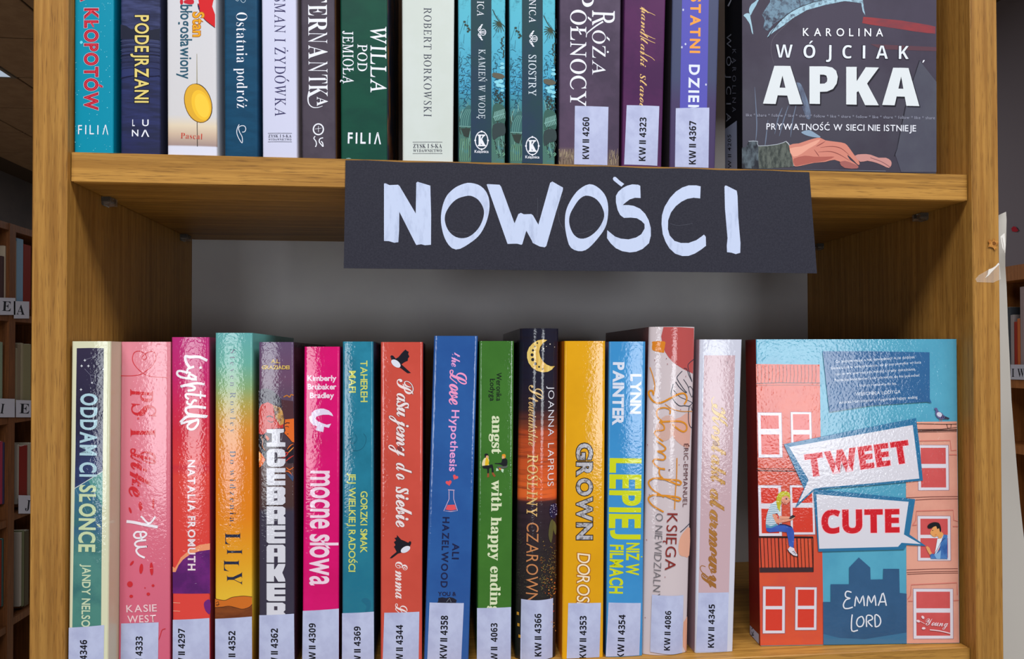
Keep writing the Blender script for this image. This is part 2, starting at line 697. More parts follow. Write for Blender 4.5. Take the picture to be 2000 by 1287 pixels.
def book(label, TL, TR, BR, BL, floor, col, yb=None, depth=0.135, gloss='film', side=None, curve=0.0005, top_z=None, rad=0.0011,
         stops=None, mot=None, msc=(20, 20, 20), mlo=0.4, mhi=0.6, group=None, bsz=None, hard=False):
    """a book standing with its spine to the front. TL..BL: the spine's corners as seen in the photograph, on the plane y = yb"""
    pl = YP(yb)
    tl, tr, br, bl = [pl.at(*p) for p in (TL, TR, BR, BL)]
    zt = top_z if top_z is not None else (tl.z + tr.z) / 2

    def ext(a, b, z):
        k = (z - a.z) / (b.z - a.z)
        return a.x + (b.x - a.x) * k
    zb = floor + 0.0002
    xlb, xrb, xlt, xrt = ext(tl, bl, zb), ext(tr, br, zb), ext(tl, bl, zt), ext(tr, br, zt)
    org = Vector(((xlb + xrb) / 2, yb + depth / 2, zb))
    root = empty('book', org)
    tag(root, label, 'book', group)

    def prof(xl, xr, z):
        P = [(xl, yb + depth, z)]
        r = rad
        W = xr - xl
        for k in range(4):
            a = math.pi / 2 * k / 3
            P.append((xl + r - r * math.cos(a), yb + r - r * math.sin(a), z))
        if curve:
            P = [(x, y + (curve * (2 * (x - xl) / W - 1) ** 2 if y < yb + depth / 2 else 0), z) for x, y, z in P]
            for k in range(1, 12):
                u = k / 12
                P.append((xl + W * u, yb + curve * (2 * u - 1) ** 2, z))
        Q = []
        for k in range(4):
            a = math.pi / 2 * (3 - k) / 3
            x, y = xr - r + r * math.cos(a), yb + r - r * math.sin(a)
            if curve:
                y += curve * (2 * (x - xl) / W - 1) ** 2
            Q.append((x, y, z))
        return P + Q + [(xr, yb + depth, z)]
    pb, pt = prof(xlb, xrb, zb), prof(xlt, xrt, zt)
    if stops:
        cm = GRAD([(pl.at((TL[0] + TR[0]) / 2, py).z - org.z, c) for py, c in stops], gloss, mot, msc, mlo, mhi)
    else:
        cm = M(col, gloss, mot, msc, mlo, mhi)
    n = len(pb) - 1
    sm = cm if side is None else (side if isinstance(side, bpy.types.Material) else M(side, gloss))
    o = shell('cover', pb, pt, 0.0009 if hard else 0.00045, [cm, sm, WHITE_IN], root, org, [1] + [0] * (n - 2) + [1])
    if curve:
        o.data.polygons.foreach_set('use_smooth', [True] * len(o.data.polygons))
        o.data.set_sharp_from_angle(angle=math.radians(35))
    g = 0.0006 if not hard else 0.003
    m_ = 0.0011
    d0 = 0.0015 + curve
    v = []
    for z, xl, xr in ((zb + g, xlb, xrb), (zt - g, xlt, xrt)):
        v += [(xl + m_, yb + d0, z), (xr - m_, yb + d0, z), (xr - m_, yb + depth - 0.001, z), (xl + m_, yb + depth - 0.001, z)]
    link_mesh('page_block', v, [(3, 2, 1, 0), (4, 5, 6, 7), (0, 1, 5, 4), (1, 2, 6, 5), (2, 3, 7, 6), (3, 0, 4, 7)], PAPER, None, root, org)
    cf = None
    if curve:
        def cf(p):
            k = (p.z - zb) / (zt - zb)
            xl, xr = xlb + (xlt - xlb) * k, xrb + (xrt - xrb) * k
            u = 2 * (p.x - xl) / (xr - xl) - 1
            return Vector((p.x, p.y + curve * min(1.3, u * u), p.z))
    a = Art(pl, gloss, cf, 0.00004, 2.5 if curve > 0.002 else 4.5, zb + 0.0003)
    a.root, a.org = root, org
    return a


def fin(a):
    a.build(a.root, a.org)


def spine_label(a, quad, num, tx, y0, y1, h=13.2, tx2=None):
    """white paper call-number label, its lettering a sub-part"""
    a.poly('spine_label', quad, M(LABEL, 'matte', (172, 178, 212), (60, 60, 60)))
    a.text('spine_label/call_number', num, 'bold', tx, y0, tx2 if tx2 is not None else tx, y1, h, M(INK, 'matte'), off=0.008, sp=0.09, space=0.26)
# ------------------------------------------------------------------ the room
W_FRONT = WOOD('Z', (172, 125, 58), (148, 102, 42), (100, 63, 22), 'oak_veneer_upright')
W_SHELF = WOOD('X', (180, 132, 60), (152, 107, 44), (100, 65, 24), 'oak_veneer_shelf')
W_SIDE = W_FRONT
W_FAR = WOOD('Z', (120, 72, 38), (96, 56, 28), (66, 38, 20), 'dark_oak_far')
WALLM = M((104, 98, 98), 'matte', (96, 92, 94), (3, 3, 3))
CEILM = M((150, 120, 92), 'matte', (138, 108, 82), (9, 9, 9))
ZC = 1.65


def struct(o):
    o['kind'] = 'structure'
    return o


struct(box('floor', -4.4, 3.2, -5, 9.2, -1.62, -1.55, M((176, 162, 140), 'silk')))
ceil_ = struct(box('ceiling', -4.4, 3.2, -5, 9.2, ZC + 0.012, ZC + 0.06, M((70, 56, 44), 'matte')))
struct(box('wall_left', -4.34, -4.24, -5, 9.2, -1.55, ZC + 0.012, WALLM))
struct(box('wall_right', 2.75, 2.85, -5, 9.2, -1.55, ZC + 0.012, M((122, 112, 118), 'matte')))
struct(box('wall_back', -4.24, 2.75, 9.0, 9.1, -1.55, ZC + 0.012, WALLM))
lc = ZP(ZC).at(32, 152)
TS = 0.6
tile_src = None
for i in range(-7, 5):
    for j in range(-2, 9):
        x0, y0 = lc.x + i * TS, lc.y + j * TS
        if x0 < -4.2 or y0 > 8.3 or x0 > 0.6:
            continue
        if i == -1 and j == -1:
            continue
        if tile_src is None:
            v, f = boxv(0.008, TS - 0.008, 0.008, TS - 0.008, 0, 0.0119, 0.003)
            tile_src = link_mesh('ceiling_tile', v, f, CEILM, None, ceil_, (0, 0, 0))
            fix_normals(tile_src)
            t = tile_src
        else:
            t = tile_src.copy()
            COL.objects.link(t)
        t.location = Vector((x0, y0, ZC)) - Vector(ceil_.location)
E_, nt_, p_ = newmat('lamp_diffuser')
p_.inputs['Base Color'].default_value = (0.8, 0.85, 0.95, 1)
p_.inputs['Emission Color'].default_value = (0.62, 0.78, 1.0, 1)
p_.inputs['Emission Strength'].default_value = 0.8
lamp = empty('ceiling_light', (lc.x - TS / 2, lc.y - TS / 2, ZC - 0.01))
tag(lamp, 'square recessed ceiling light panel glowing pale blue, top left', 'light')
lx, ly = lc.x - TS, lc.y - TS
box('diffuser', lx + 0.02, lx + TS - 0.02, ly + 0.02, ly + TS - 0.02, ZC - 0.004, ZC + 0.006, E_, lamp)
v, f = [], []
for (a, b, c, d) in ((0, TS, 0, .02), (0, TS, TS - .02, TS), (0, .02, .02, TS - .02), (TS - .02, TS, .02, TS - .02)):
    q, g = boxv(lx + a, lx + b, ly + c, ly + d, ZC - 0.006, ZC + 0.011)
    f += [tuple(i + len(v) for i in r) for r in g]
    v += q
link_mesh('frame', v, f, M((120, 110, 100), 'matte'), None, lamp, (lx, ly, ZC))

# ------------------------------------------------------------------ the bookcase
case = empty('bookcase', (0, DEP / 2, -1.55))
tag(case, 'light oak veneer bookcase with adjustable shelves, filling the picture', 'bookcase')
BV = 0.0008
for sx in (-1, 1):
    x0, x1 = sorted((sx * HW, sx * (HW + TPO)))
    sp = box('side_panel', x0, x1, 0, DEP + 0.004, -1.55, 0.62, W_FRONT, case, BV)
    for zz in (-TSH - 0.115, -TSH - 0.15):     # pin holes as flat discs, their inner shade put into the dark colour
        for yy in (0.055, 0.165):
            if zz < -0.14 and yy > 0.1:
                continue
            n = 10
            c = [(sx * (HW - 0.00005), yy + 0.0022 * math.cos(2 * math.pi * k / n), zz + 0.0032 * math.sin(2 * math.pi * k / n)) for k in range(n)]
            c2 = [(sx * (HW + 0.0001), y, z) for _, y, z in c]
            if zz < -0.14:
                continue
            link_mesh('pin_hole', c + c2, [tuple(range(n))] + [(k, (k + 1) % n, n + (k + 1) % n, n + k) for k in range(n)],
                      M((30, 18, 10), 'matte'), None, sp, (sx * HW, yy, zz))
for z, ys in ((0.0, YSH), (-HSH, YSH + 0.002), (0.334, YSH), (-HSH * 2 - 0.02, YSH)):
    sh = box('shelf', -HW + 0.0006, HW - 0.0006, ys, DEP, z - TSH, z, W_SHELF, case, BV)
    if z == 0.0:
        sh0 = sh
    # thin edge band, slightly proud of the board
    box('edge_band', -HW + 0.0006, HW - 0.0006, ys - 0.0007, ys + 0.0002, z - TSH + 0.0004, z - 0.0004, W_SHELF, sh)
BACKM = M((196, 194, 194), 'silk', (188, 185, 188), (6, 6, 6))
box('back_panel', -HW, HW, DEP, DEP + 0.003, -1.5, 0.6, BACKM, case)
# four clear plastic shelf pins under the upper shelf
PIN, nt_, p_ = newmat('clear_plastic')
p_.inputs['Base Color'].default_value = (0.8, 0.74, 0.66, 1)
p_.inputs['Roughness'].default_value = 0.08
p_.inputs['Transmission Weight'].default_value = 0.93
for sx in (-1, 1):
    for yy in (0.050, 0.200):
        v, f = [], []
        for (l, y0, y1, z0, z1) in ((0.0062, -0.0042, 0.0042, -0.0034, -0.0001), (0.0066, -0.0052, -0.0042, -0.0052, -0.0001), (0.0066, 0.0042, 0.0052, -0.0052, -0.0001), (0.0016, -0.0042, 0.0042, -0.0058, -0.0034)):
            xa, xb = sorted((sx * (HW - 0.0001), sx * (HW - l)))
            q, g = boxv(xa, xb, yy + y0, yy + y1, -TSH + z0, -TSH + z1, 0.0003)
            f += [tuple(i + len(v) for i in r) for r in g]
            v += q
        o = link_mesh('shelf_pin', v, f, PIN, None, case, (sx * HW, yy, -TSH))
        fix_normals(o)

# ------------------------------------------------------------------ black card sign on the shelf edge
CARD = M((36, 36, 48), 'matte', (50, 50, 62), (900, 900, 900), 0.35, 0.75)
pl = YP(YSH - 0.0008)
cs = [pl.at(*p) for p in ((675, 313.5), (1580, 336), (1595, 534), (671.5, 524))]
nx, nz_ = 24, 6
V, Fc = [], []
for s_ in (0, 1):
    for j in range(nz_ + 1):
        for i in range(nx + 1):
            u, t = i / nx, j / nz_
            p = cs[0].lerp(cs[1], u).lerp(cs[3].lerp(cs[2], u), t)
            bow = 0.0
            V.append((p.x, p.y - (0.0005 if s_ == 0 else 0) - bow, p.z + (0.00035 * math.sin(u * 37) * (1 - t) if j == 0 else 0)))
N1 = (nx + 1) * (nz_ + 1)
for j in range(nz_):
    for i in range(nx):
        a = j * (nx + 1) + i
        Fc += [(a, a + 1, a + nx + 2, a + nx + 1), (N1 + a, N1 + a + nx + 1, N1 + a + nx + 2, N1 + a + 1)]
bd = [i for i in range(nx + 1)] + [j * (nx + 1) + nx for j in range(1, nz_ + 1)] + [nz_ * (nx + 1) + i for i in range(nx - 1, -1, -1)] + [j * (nx + 1) for j in range(nz_ - 1, 0, -1)]
for k in range(len(bd)):
    a, b = bd[k], bd[(k + 1) % len(bd)]
    Fc.append((a, b, N1 + b, N1 + a))
sign = empty('sign', (cs[3].x, YSH, cs[3].z))
tag(sign, 'black card sign hand-lettered NOWOŚCI in white marker, fixed to the upper shelf edge', 'sign')
o = link_mesh('card', V, Fc, CARD, None, sign, (cs[3].x, YSH, cs[3].z))
fix_normals(o)
A = Art(YP(YSH - 0.0013), 'matte')
MK = M((196, 208, 236), 'matte', (166, 178, 208), (240, 240, 60), 0.52, 0.78)


def s1(P):
    return [(660 + x / 4, 300 + y / 4) for x, y in P]


def s2(P):
    return [(1120 + x / 4, 300 + y / 4) for x, y in P]


A.poly('lettering', s1([(360, 234), (372, 232), (402, 246), (470, 243), (482, 254), (608, 468), (612, 228), (622, 220), (722, 250), (728, 480), (727, 712), (680, 716), (650, 708), (612, 714), (604, 700), (480, 455), (478, 600), (472, 692), (440, 696), (400, 684), (360, 682)]), MK)
A.ring('lettering', s1([(1030, 228), (1110, 250), (1165, 310), (1185, 400), (1165, 520), (1110, 630), (1030, 700), (940, 748), (880, 730), (830, 650), (805, 530), (815, 420), (850, 330), (910, 270), (970, 240)]),
       s1([(985, 335), (1040, 330), (1100, 365), (1140, 440), (1130, 520), (1085, 600), (1010, 655), (930, 655), (870, 610), (838, 540), (840, 470), (880, 400), (930, 355)]), MK)
A.poly('lettering', s1([(1162, 242), (1170, 238), (1262, 243), (1275, 258), (1380, 545), (1410, 472), (1430, 463), (1452, 474), (1510, 472), (1524, 482), (1566, 555), (1658, 228), (1675, 218), (1758, 265), (1757, 285), (1706, 450), (1628, 722), (1615, 732), (1575, 725), (1522, 698), (1515, 680), (1472, 602), (1440, 708), (1432, 712), (1400, 704), (1325, 705)]), MK)
A.ring('lettering', s2([(130, 238), (200, 270), (255, 340), (272, 440), (255, 560), (200, 650), (110, 745), (40, 762), (-20, 735), (-45, 680), (-66, 560), (-56, 440), (0, 330), (60, 268)]),
       s2([(105, 328), (170, 350), (220, 410), (240, 490), (200, 580), (130, 645), (60, 665), (5, 635), (-30, 560), (-28, 480), (20, 390), (60, 345)]), MK)
A.poly('lettering', s2([(308, 195), (314, 183), (330, 182), (362, 212), (397, 237), (374, 258), (345, 235), (312, 208)]), MK)
A.poly('lettering', s2([(525, 347), (522, 252), (505, 243), (460, 240), (420, 250), (385, 268), (350, 298), (332, 330), (332, 380), (345, 440), (365, 480), (395, 502), (450, 500), (495, 505), (530, 525), (555, 550), (556, 585), (530, 630), (490, 655), (430, 670), (370, 664), (325, 648), (285, 615), (264, 598), (262, 660), (290, 700), (330, 738), (380, 762), (440, 772), (490, 766), (540, 745), (590, 700), (605, 640), (604, 580), (588, 520), (560, 470), (520, 430), (470, 408), (430, 402), (385, 402), (410, 380), (440, 358), (480, 345)]), MK)
A.poly('lettering', s2([(990, 350), (994, 256), (960, 248), (900, 248), (850, 265), (800, 297), (755, 345), (712, 415), (692, 480), (688, 550), (698, 630), (720, 690), (750, 740), (795, 782), (850, 800), (900, 799), (950, 780), (1000, 748), (1036, 720), (1034, 650), (1020, 632), (1000, 648), (960, 676), (900, 698), (840, 698), (790, 682), (752, 640), (738, 590), (740, 520), (762, 460), (800, 410), (845, 375), (890, 353), (940, 345)]), MK)
A.poly('lettering', s2([(1180, 262), (1184, 250), (1196, 250), (1276, 290), (1282, 330), (1288, 500), (1305, 700), (1303, 775), (1268, 785), (1235, 774), (1200, 770), (1198, 720), (1204, 660), (1193, 540), (1184, 430)]), MK)
HAIR = M((96, 98, 112), 'matte')
A.line('marker_scratch', s1([(1560, 345), (1562, 400), (1556, 500)]), 0.35, HAIR)
A.line('marker_scratch', s1([(870, 600), (940, 618), (1020, 622)]), 0.4, HAIR, 4)
A.line('marker_scratch', s1([(1760, 330), (1722, 400), (1728, 520), (1765, 595)]), 0.4, HAIR, 4)
A.line('marker_scratch', s2([(755, 545), (820, 562), (930, 545)]), 0.4, HAIR, 4)
A.line('marker_scratch', s2([(0, 628), (70, 622), (150, 595)]), 0.4, HAIR, 4)
A.build(sign, (cs[3].x, YSH, cs[3].z))

# ------------------------------------------------------------------ white poster sheet taped behind the right upright
ed = [(1965, 413.5), (1966, 430), (1965, 470), (1963.5, 500), (1963.5, 520), (1966, 560), (1969, 640), (1972, 700), (1975.5, 780), (1981, 850), (1985, 900), (1992, 980), (2001, 1060), (2022, 1180), (2050, 1330)]
V, Fc = [], []
n = len(ed)
for i, (ex, ey) in enumerate(ed):
    t = i / (n - 1)
    yb_ = 0.012 + 0.15 * t * t
    a = YP(0.004).at(1930, ey + (10 if i == 0 else 0))
    b = YP(yb_).at(ex, ey)
    a = Vector((HW + TPO + 0.0006, 0.004 + 0.03 * t, a.z))
    for k in range(7):
        u = k / 6
        p = a.lerp(b, u)
        V.append((p.x, p.y + 0.0045 * math.sin(u * math.pi) * (0.3 + t), p.z))
m7 = len(V)
V += [(x + 0.0001, y + 0.0004, z) for x, y, z in V]
for i in range(n - 1):
    for k in range(6):
        a = i * 7 + k
        Fc += [(a, a + 7, a + 8, a + 1), (m7 + a, m7 + a + 1, m7 + a + 8, m7 + a + 7)]
bd = list(range(7)) + [i * 7 + 6 for i in range(1, n)] + [(n - 1) * 7 + k for k in range(5, -1, -1)] + [i * 7 for i in range(n - 2, 0, -1)]
for k in range(len(bd)):
    a, b = bd[k], bd[(k + 1) % len(bd)]
    Fc.append((a, m7 + a, m7 + b, b))
o = link_mesh('poster', V, Fc, M((205, 200, 192), 'silk'), None, None, (HW + TPO + 0.01, 0.03, -0.3), True)
fix_normals(o)
o.data.set_sharp_from_angle(angle=math.radians(40))
tag(o, 'white paper poster sheet curling out past the right upright of the bookcase', 'poster')
TAPE, nt_, p_ = newmat('clear_tape')
p_.inputs['Base Color'].default_value = (0.95, 0.9, 0.82, 1)
p_.inputs['Roughness'].default_value = 0.15
p_.inputs['Alpha'].default_value = 0.22
A = Art(YP(-0.0002), 'silk')
A.poly('adhesive_tape', [(1905, 545), (1912, 537), (1952, 515), (1955, 545), (1940, 552), (1908, 551)], TAPE)
A.poly('adhesive_tape', [(1924, 543), (1929, 536), (1931, 526), (1938, 524), (1944, 520), (1950, 513), (1952, 516), (1941, 527), (1937, 531), (1931, 538)], M((226, 220, 212), 'silk'))
A.build(None, (HW + 0.012, 0, -0.08))
tape = A.sub['adhesive_tape']
tag(tape, 'torn crinkled piece of clear tape on the right upright', 'tape')
A = Art(YP(-0.0004), 'silk', base=0.0004)
A.poly('old_glue', [(1930, 470), (1934, 467), (1937, 472), (1941, 465), (1944, 470), (1950, 471), (1950, 476), (1946, 478), (1947, 484), (1943, 489), (1940, 484), (1934, 482), (1930, 482), (1932, 476)], M((196, 138, 70), 'silk', (160, 100, 40), (400, 400, 400)))
A.poly('old_glue', [(1938, 473), (1942, 471), (1946, 475), (1944, 479), (1939, 479)], M((120, 74, 30), 'silk'))
A.build(None, (HW + 0.018, 0, -0.05))
tag(A.sub['old_glue'], 'ragged orange-brown scrap of old tape on the right upright', 'tape')
A = Art(YP(0.003), 'silk')
A.poly('tape_strip', [(1954, 462), (1962, 455), (1964, 478), (1963, 494), (1958, 484)], M((226, 222, 216), 'silk'))
A.line('tape_strip', [(1957, 464), (1960, 480), (1962, 492)], 1.0, M((150, 140, 130), 'silk'))
A.build(None, (HW + 0.024, 0, -0.05))
tag(A.sub['tape_strip'], 'small crumpled strip of white tape on the poster edge', 'tape')

# ------------------------------------------------------------------ far bookcases in the aisle
def far_books(plane, rows, depth, sgn, group, desc):
    """rows: (x0, x1, ytop, ybot, colour, words) as seen; every book a thing of its own"""
    for (x0, x1, yt, ybt, c, words) in rows:
        a, b = plane.at(x0, ybt), plane.at(x1, ybt)
        t = plane.at((x0 + x1) / 2, yt)
        ya, yb2 = sorted((a.y, b.y))
        X = plane.o.x
        o = empty('book', (X + sgn * depth / 2, (ya + yb2) / 2, a.z))
        tag(o, words + ' ' + desc, 'book', group)
        xa, xb = sorted((X, X + sgn * depth))
        box('cover', xa, xb, ya + 0.0004, yb2 - 0.0004, a.z, t.z, M(c, 'silk'), o, 0.001)
        box('page_block', xa + 0.004, xb - 0.004, ya + 0.003, yb2 - 0.003, t.z - 0.0005, t.z + 0.0008, PAPER, o)


PXL = XP(-1.42)
lb = empty('bookcase', (-1.56, 1.9, -1.55))
tag(lb, 'dark wooden library bookcase standing far back at the left edge', 'bookcase')


def ylz(plane, px, py):
    p = plane.at(px, py)
    return p.y, p.z


y_a, _ = ylz(PXL, -60, 600)
y_p0, _ = ylz(PXL, 15, 600)
y_p1, _ = ylz(PXL, 27, 600)
y_b, _ = ylz(PXL, 110, 600)
ztop = PXL.at(30, 440).z
for (a, b) in ((y_p0, y_p1), (y_a - 0.03, y_a), (y_b, y_b + 0.03)):
    box('side_panel', -1.72, -1.415, a, b, -1.55, ztop, W_FAR, lb)
rows_l = [PXL.at(30, y).z for y in (440, 615, 812, 1001, 1203)]
for k, z in enumerate(rows_l):
    for (a, b) in ((y_a, y_p0), (y_p1, y_b)):
        dz = -0.012 if (a == y_a and k > 2) else 0
        box('shelf', -1.72, -1.417, a, b, z - 0.022 + dz, z + dz, W_FAR, lb)
box('back_panel', -1.728, -1.72, y_a, y_b, -1.55, ztop, M((60, 36, 22), 'matte'), lb)
LB2 = M((190, 188, 200), 'matte')
for (x0, x1, y0, y1, ch, tx0, tx1) in ((-8, 30, 581, 615, 'E', 4, 21), (27, 57, 588, 622, 'A', 32, 48), (-12, 29, 778, 815, 'I', 0, 7), (31, 64, 781, 815, 'E', 38, 57), (36, 70, 967, 1003, 'J', 49, 58)):
    A = Art(XP(-1.412), 'matte')
    A.poly('shelf_label', [(x0, y0), (x1, y0 + 1), (x1, y1), (x0, y1)], LB2)
    A.text('shelf_label/letter', ch, 'serif', tx0, y1 - 8, tx1, y1 - 7, 19, INK)
    A.build(lb, tuple(XP(-1.412).at((x0 + x1) / 2, y1)))
far_books(XP(-1.425), [
    (2, 8, 500, 598, (70, 50, 50), 'narrow dark brown book'), (8.5, 11.5, 480, 598, (176, 160, 140), 'worn cream book with faint print'),
    (30, 32, 470, 603, (150, 140, 128), 'thin pale book'), (32.5, 45, 466, 603, (120, 150, 175), 'blue-grey book'), (46, 60, 478, 603, (120, 36, 26), 'dark red book')],
    0.15, -1, 'far books on the left top row', 'on the far left bookcase, top row')
far_books(XP(-1.425), [
    (2, 5, 668, 795, (120, 130, 110), 'thin greenish book'), (30, 34, 680, 795, (140, 128, 104), 'beige book'), (34.5, 40, 672, 795, (128, 112, 92), 'fawn book'),
    (40.5, 45, 670, 795, (150, 138, 112), 'cream book'), (45.5, 60, 672, 795, (132, 124, 92), 'broad khaki book')],
    0.15, -1, 'far books on the left second row', 'on the far left bookcase, second row')
far_books(XP(-1.425), [
    (2, 5, 862, 985, (140, 50, 70), 'thin crimson book'), (5.5, 9, 864, 985, (60, 56, 90), 'thin navy book'),
    (34, 37, 868, 985, (150, 140, 130), 'narrow light grey book'), (37.5, 53, 870, 985, (122, 26, 22), 'wide red book'), (54, 60, 865, 985, (150, 140, 124), 'pale book')],
    0.15, -1, 'far books on the left third row', 'on the far left bookcase, third row')
far_books(XP(-1.425), [
    (0, 3, 1055, 1185, (120, 44, 34), 'thin rust book'), (3.5, 7, 1052, 1185, (60, 90, 88), 'dark teal book'),
    (38, 42, 1040, 1185, (160, 150, 140), 'slim white book'), (43, 47, 1036, 1185, (96, 100, 70), 'olive book'), (47.5, 56, 1036, 1185, (70, 60, 44), 'dark olive-brown book')],
    0.15, -1, 'far books on the left fourth row', 'on the far left bookcase, fourth row')
PXR = XP(2.05)
rb = empty('bookcase', (2.2, 2.0, -1.55))
tag(rb, 'orange-brown wooden library bookcase far back at the right edge', 'bookcase')
yr0, yr1 = PXR.at(2060, 600).y, PXR.at(1925, 600).y
zr = [PXR.at(1985, y).z for y in (518, 742, 870, 1060, 1250)]
W_FARR = WOOD('Z', (170, 106, 54), (150, 90, 42), (100, 60, 30), 'far_oak_right')
box('top_board', 2.045, 2.36, yr0, yr1, zr[0] - 0.055, zr[0], W_FARR, rb)
for z in zr[1:]:
    box('shelf', 2.05, 2.35, yr0, yr1, z - 0.03, z, W_FARR, rb)
for a in (yr0, yr1 - 0.02):
    box('side_panel', 2.05, 2.35, a, a + 0.02, -1.55, zr[0] - 0.055, W_FARR, rb)
box('back_panel', 2.35, 2.357, yr0, yr1, -1.55, zr[0] - 0.055, M((60, 40, 30), 'matte'), rb)
A = Art(XP(2.043), 'matte')
A.poly('shelf_label', [(1974, 712), (2010, 712), (2010, 742), (1974, 741)], LB2)
A.text('shelf_label/letter', 'I W', 'serif', 1976, 736, 2001, 736, 16, INK)
A.build(rb, tuple(XP(2.043).at(1990, 742)))
far_books(XP(2.06), [
    (1966, 1974, 600, 735, (60, 64, 70), 'dark slate book'), (1974.5, 1981, 615, 735, (150, 140, 140), 'pale grey book'),
    (1981.5, 1987, 628, 735, (150, 44, 30), 'red book'), (1987.5, 1993, 622, 735, (190, 100, 50), 'orange book'), (1993.5, 2001, 560, 735, (150, 130, 130), 'tall pinkish grey book')],
    0.15, 1, 'far books on the right row', 'on the far right bookcase')
# small red decoration on the far right wall
A = Art(XP(2.745), 'matte')
A.poly('wall_decoration', [(1975, 446), (1979, 442), (1984, 443), (1989, 450), (1985, 453), (1977, 452)], (170, 20, 40))
A.build(None, tuple(XP(2.745).at(1980, 452)))
tag(A.sub['wall_decoration'], 'small red ornament stuck on the far grey wall at right', 'decoration')
# ------------------------------------------------------------------ upper row of books
UY = 0.0065
G_U = 'new books on the upper shelf'
WHT = (232, 234, 244)


def zysk(a, x0, x1, y1, y2, yl0, yl1, h1, h2, c=(40, 40, 60)):
    a.text('publisher_mark', 'ZYSK I S-KA', 'serif', x0, y1, x1, y1, h1, c)
    a.text('publisher_mark', 'WYDAWNICTWO', 'serif', x0, y2, x1, y2, h2, c)
    a.line('publisher_mark', [(x0 - 1, yl0), (x1 + 1, yl0)], 0.7, c)
    a.line('publisher_mark', [(x0 - 1, yl1), (x1 + 1, yl1)], 0.7, c)


# 1 turquoise
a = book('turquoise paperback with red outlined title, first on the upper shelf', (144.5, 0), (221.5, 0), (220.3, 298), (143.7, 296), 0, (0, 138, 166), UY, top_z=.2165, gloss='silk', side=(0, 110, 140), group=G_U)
R1, R2, R3 = (196, 190, 205), (168, 18, 44), (226, 66, 82)
ol = dict(off=-0.030, out=[(0.060, R1), (0.038, R2)])
a.down('title', 'KŁOPOTÓW', 'sans', 165.5, 18, 213.5, 25.5, R3, x2=165, sp=0.16, **ol)
a.down('title', 'A', 'sans', 158, -20, 1, 25.5, R3, **ol)
rnd = random.Random(3)
SP = (120, 205, 222)
for k in range(90):
    x, y = rnd.uniform(146, 218), rnd.uniform(0, 294)
    if 160 < x < 196 and 10 < y < 220:
        continue
    r = rnd.choice((.5, .6, .8, 1.0))
    a.ell('speckles', x, y, r, r, SP, n=7)
a.ell('speckles', 158.5, 82.5, 3, 3, (110, 210, 225))
a.text('publisher_mark', 'FILI', 'sans', 152, 262, 192, 262.5, 18, WHT, sp=0.32)
a.text('publisher_mark', 'Λ', 'sans', 200, 262.6, 211, 262.8, 18, WHT)
fin(a)
# 2 navy
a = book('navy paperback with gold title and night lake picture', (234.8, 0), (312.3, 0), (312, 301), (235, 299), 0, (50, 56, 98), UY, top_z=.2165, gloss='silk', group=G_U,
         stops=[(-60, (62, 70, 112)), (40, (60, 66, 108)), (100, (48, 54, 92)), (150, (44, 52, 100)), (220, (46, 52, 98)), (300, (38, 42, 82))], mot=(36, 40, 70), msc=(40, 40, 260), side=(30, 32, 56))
a.poly('lake_picture', [(235, 47), (246, 50), (256, 57), (268, 55), (280, 60), (296, 58), (312, 55), (312, 78), (280, 75), (235, 76)], (30, 33, 52))
for y, w_, c in ((79, 1.2, (70, 76, 108)), (84, .8, (28, 30, 55)), (88, .8, (74, 80, 112)), (92, 1.2, (26, 28, 52)), (97, .8, (70, 78, 110)), (101, 1.0, (26, 30, 54)), (107, 1.8, (22, 24, 48)), (112, .7, (66, 72, 104)), (121, .8, (34, 36, 66)), (133, .7, (34, 36, 66))):
    a.line('lake_picture', [(235, y + 1), (255, y - .8), (275, y + .6), (295, y - .6), (312, y + 1)], w_, c, 4)
a.line('lake_picture', [(235, 152), (258, 148), (272, 147), (290, 149), (312, 147)], 1.8, (22, 24, 54), 4)
a.down('title', 'PODEJRZANI', 'sans', 264, 30, 200, 26, (222, 202, 118), x2=263.5, off=0.018, sp=0.15, out=[(0.055, (20, 20, 30))])
for t, x0, x1, y in (('L', 258.5, 263, 246), ('U', 278, 290, 246), ('N', 257.8, 270, 266), ('Λ', 276, 291, 267)):
    a.text('publisher_mark', t, 'sans', x0, y, x1, y, 12.5, WHT, off=0.012)
fin(a)
# 3 white
a = book('white paperback with a hanging golden disc and a red shape on its spine', (325.3, 0), (421.5, 0), (423.5, 304), (326.6, 301), 0, (214, 212, 214), UY, top_z=.2165, gloss='silk', group=G_U, depth=.135, side=(206, 208, 216),
         stops=[(-60, (206, 206, 212)), (225, (208, 206, 208)), (245, (222, 206, 180)), (262, (204, 180, 158)), (284.5, (160, 138, 134)), (285.5, (216, 218, 234)), (305, (216, 218, 234))])
a.poly('picture', [(384, -8), (419.5, -8), (416, 2), (414, 12), (419.6, 28), (419.5, 53), (411, 47), (402, 40), (394, 30), (388, 18), (385, 5)], (206, 30, 36))
a.line('picture', [(386, -6), (386.5, 8), (390, 22), (398, 36), (409, 46), (419.5, 53.5)], 1.2, (30, 26, 30), 4)
a.line('picture', [(386, 0), (387, 7)], 3, (214, 208, 226))
a.line('picture', [(387, 10), (389, 18)], 3, (50, 30, 70))
a.down('title', 'błogosławiony', 'sans', 352.6, 9.5, 153.5, 22.5, (38, 84, 106), x2=352, off=0.014, sp=0.1)
a.down('title', '!', 'sans', 352.6, 0, 7, 25, (196, 30, 50), off=0.03)
a.down('title', 'Stan', 'sans', 377, 24, 71, 21, (232, 164, 30), off=0.01, sp=0.08, out=[(0.05, (176, 104, 20))])
a.line('picture', [(384.5, 105), (384.7, 163)], 0.8, (150, 142, 110), w2=1.6)
a.line('picture', [(385, 238), (385.5, 286)], 1.3, (60, 52, 46))
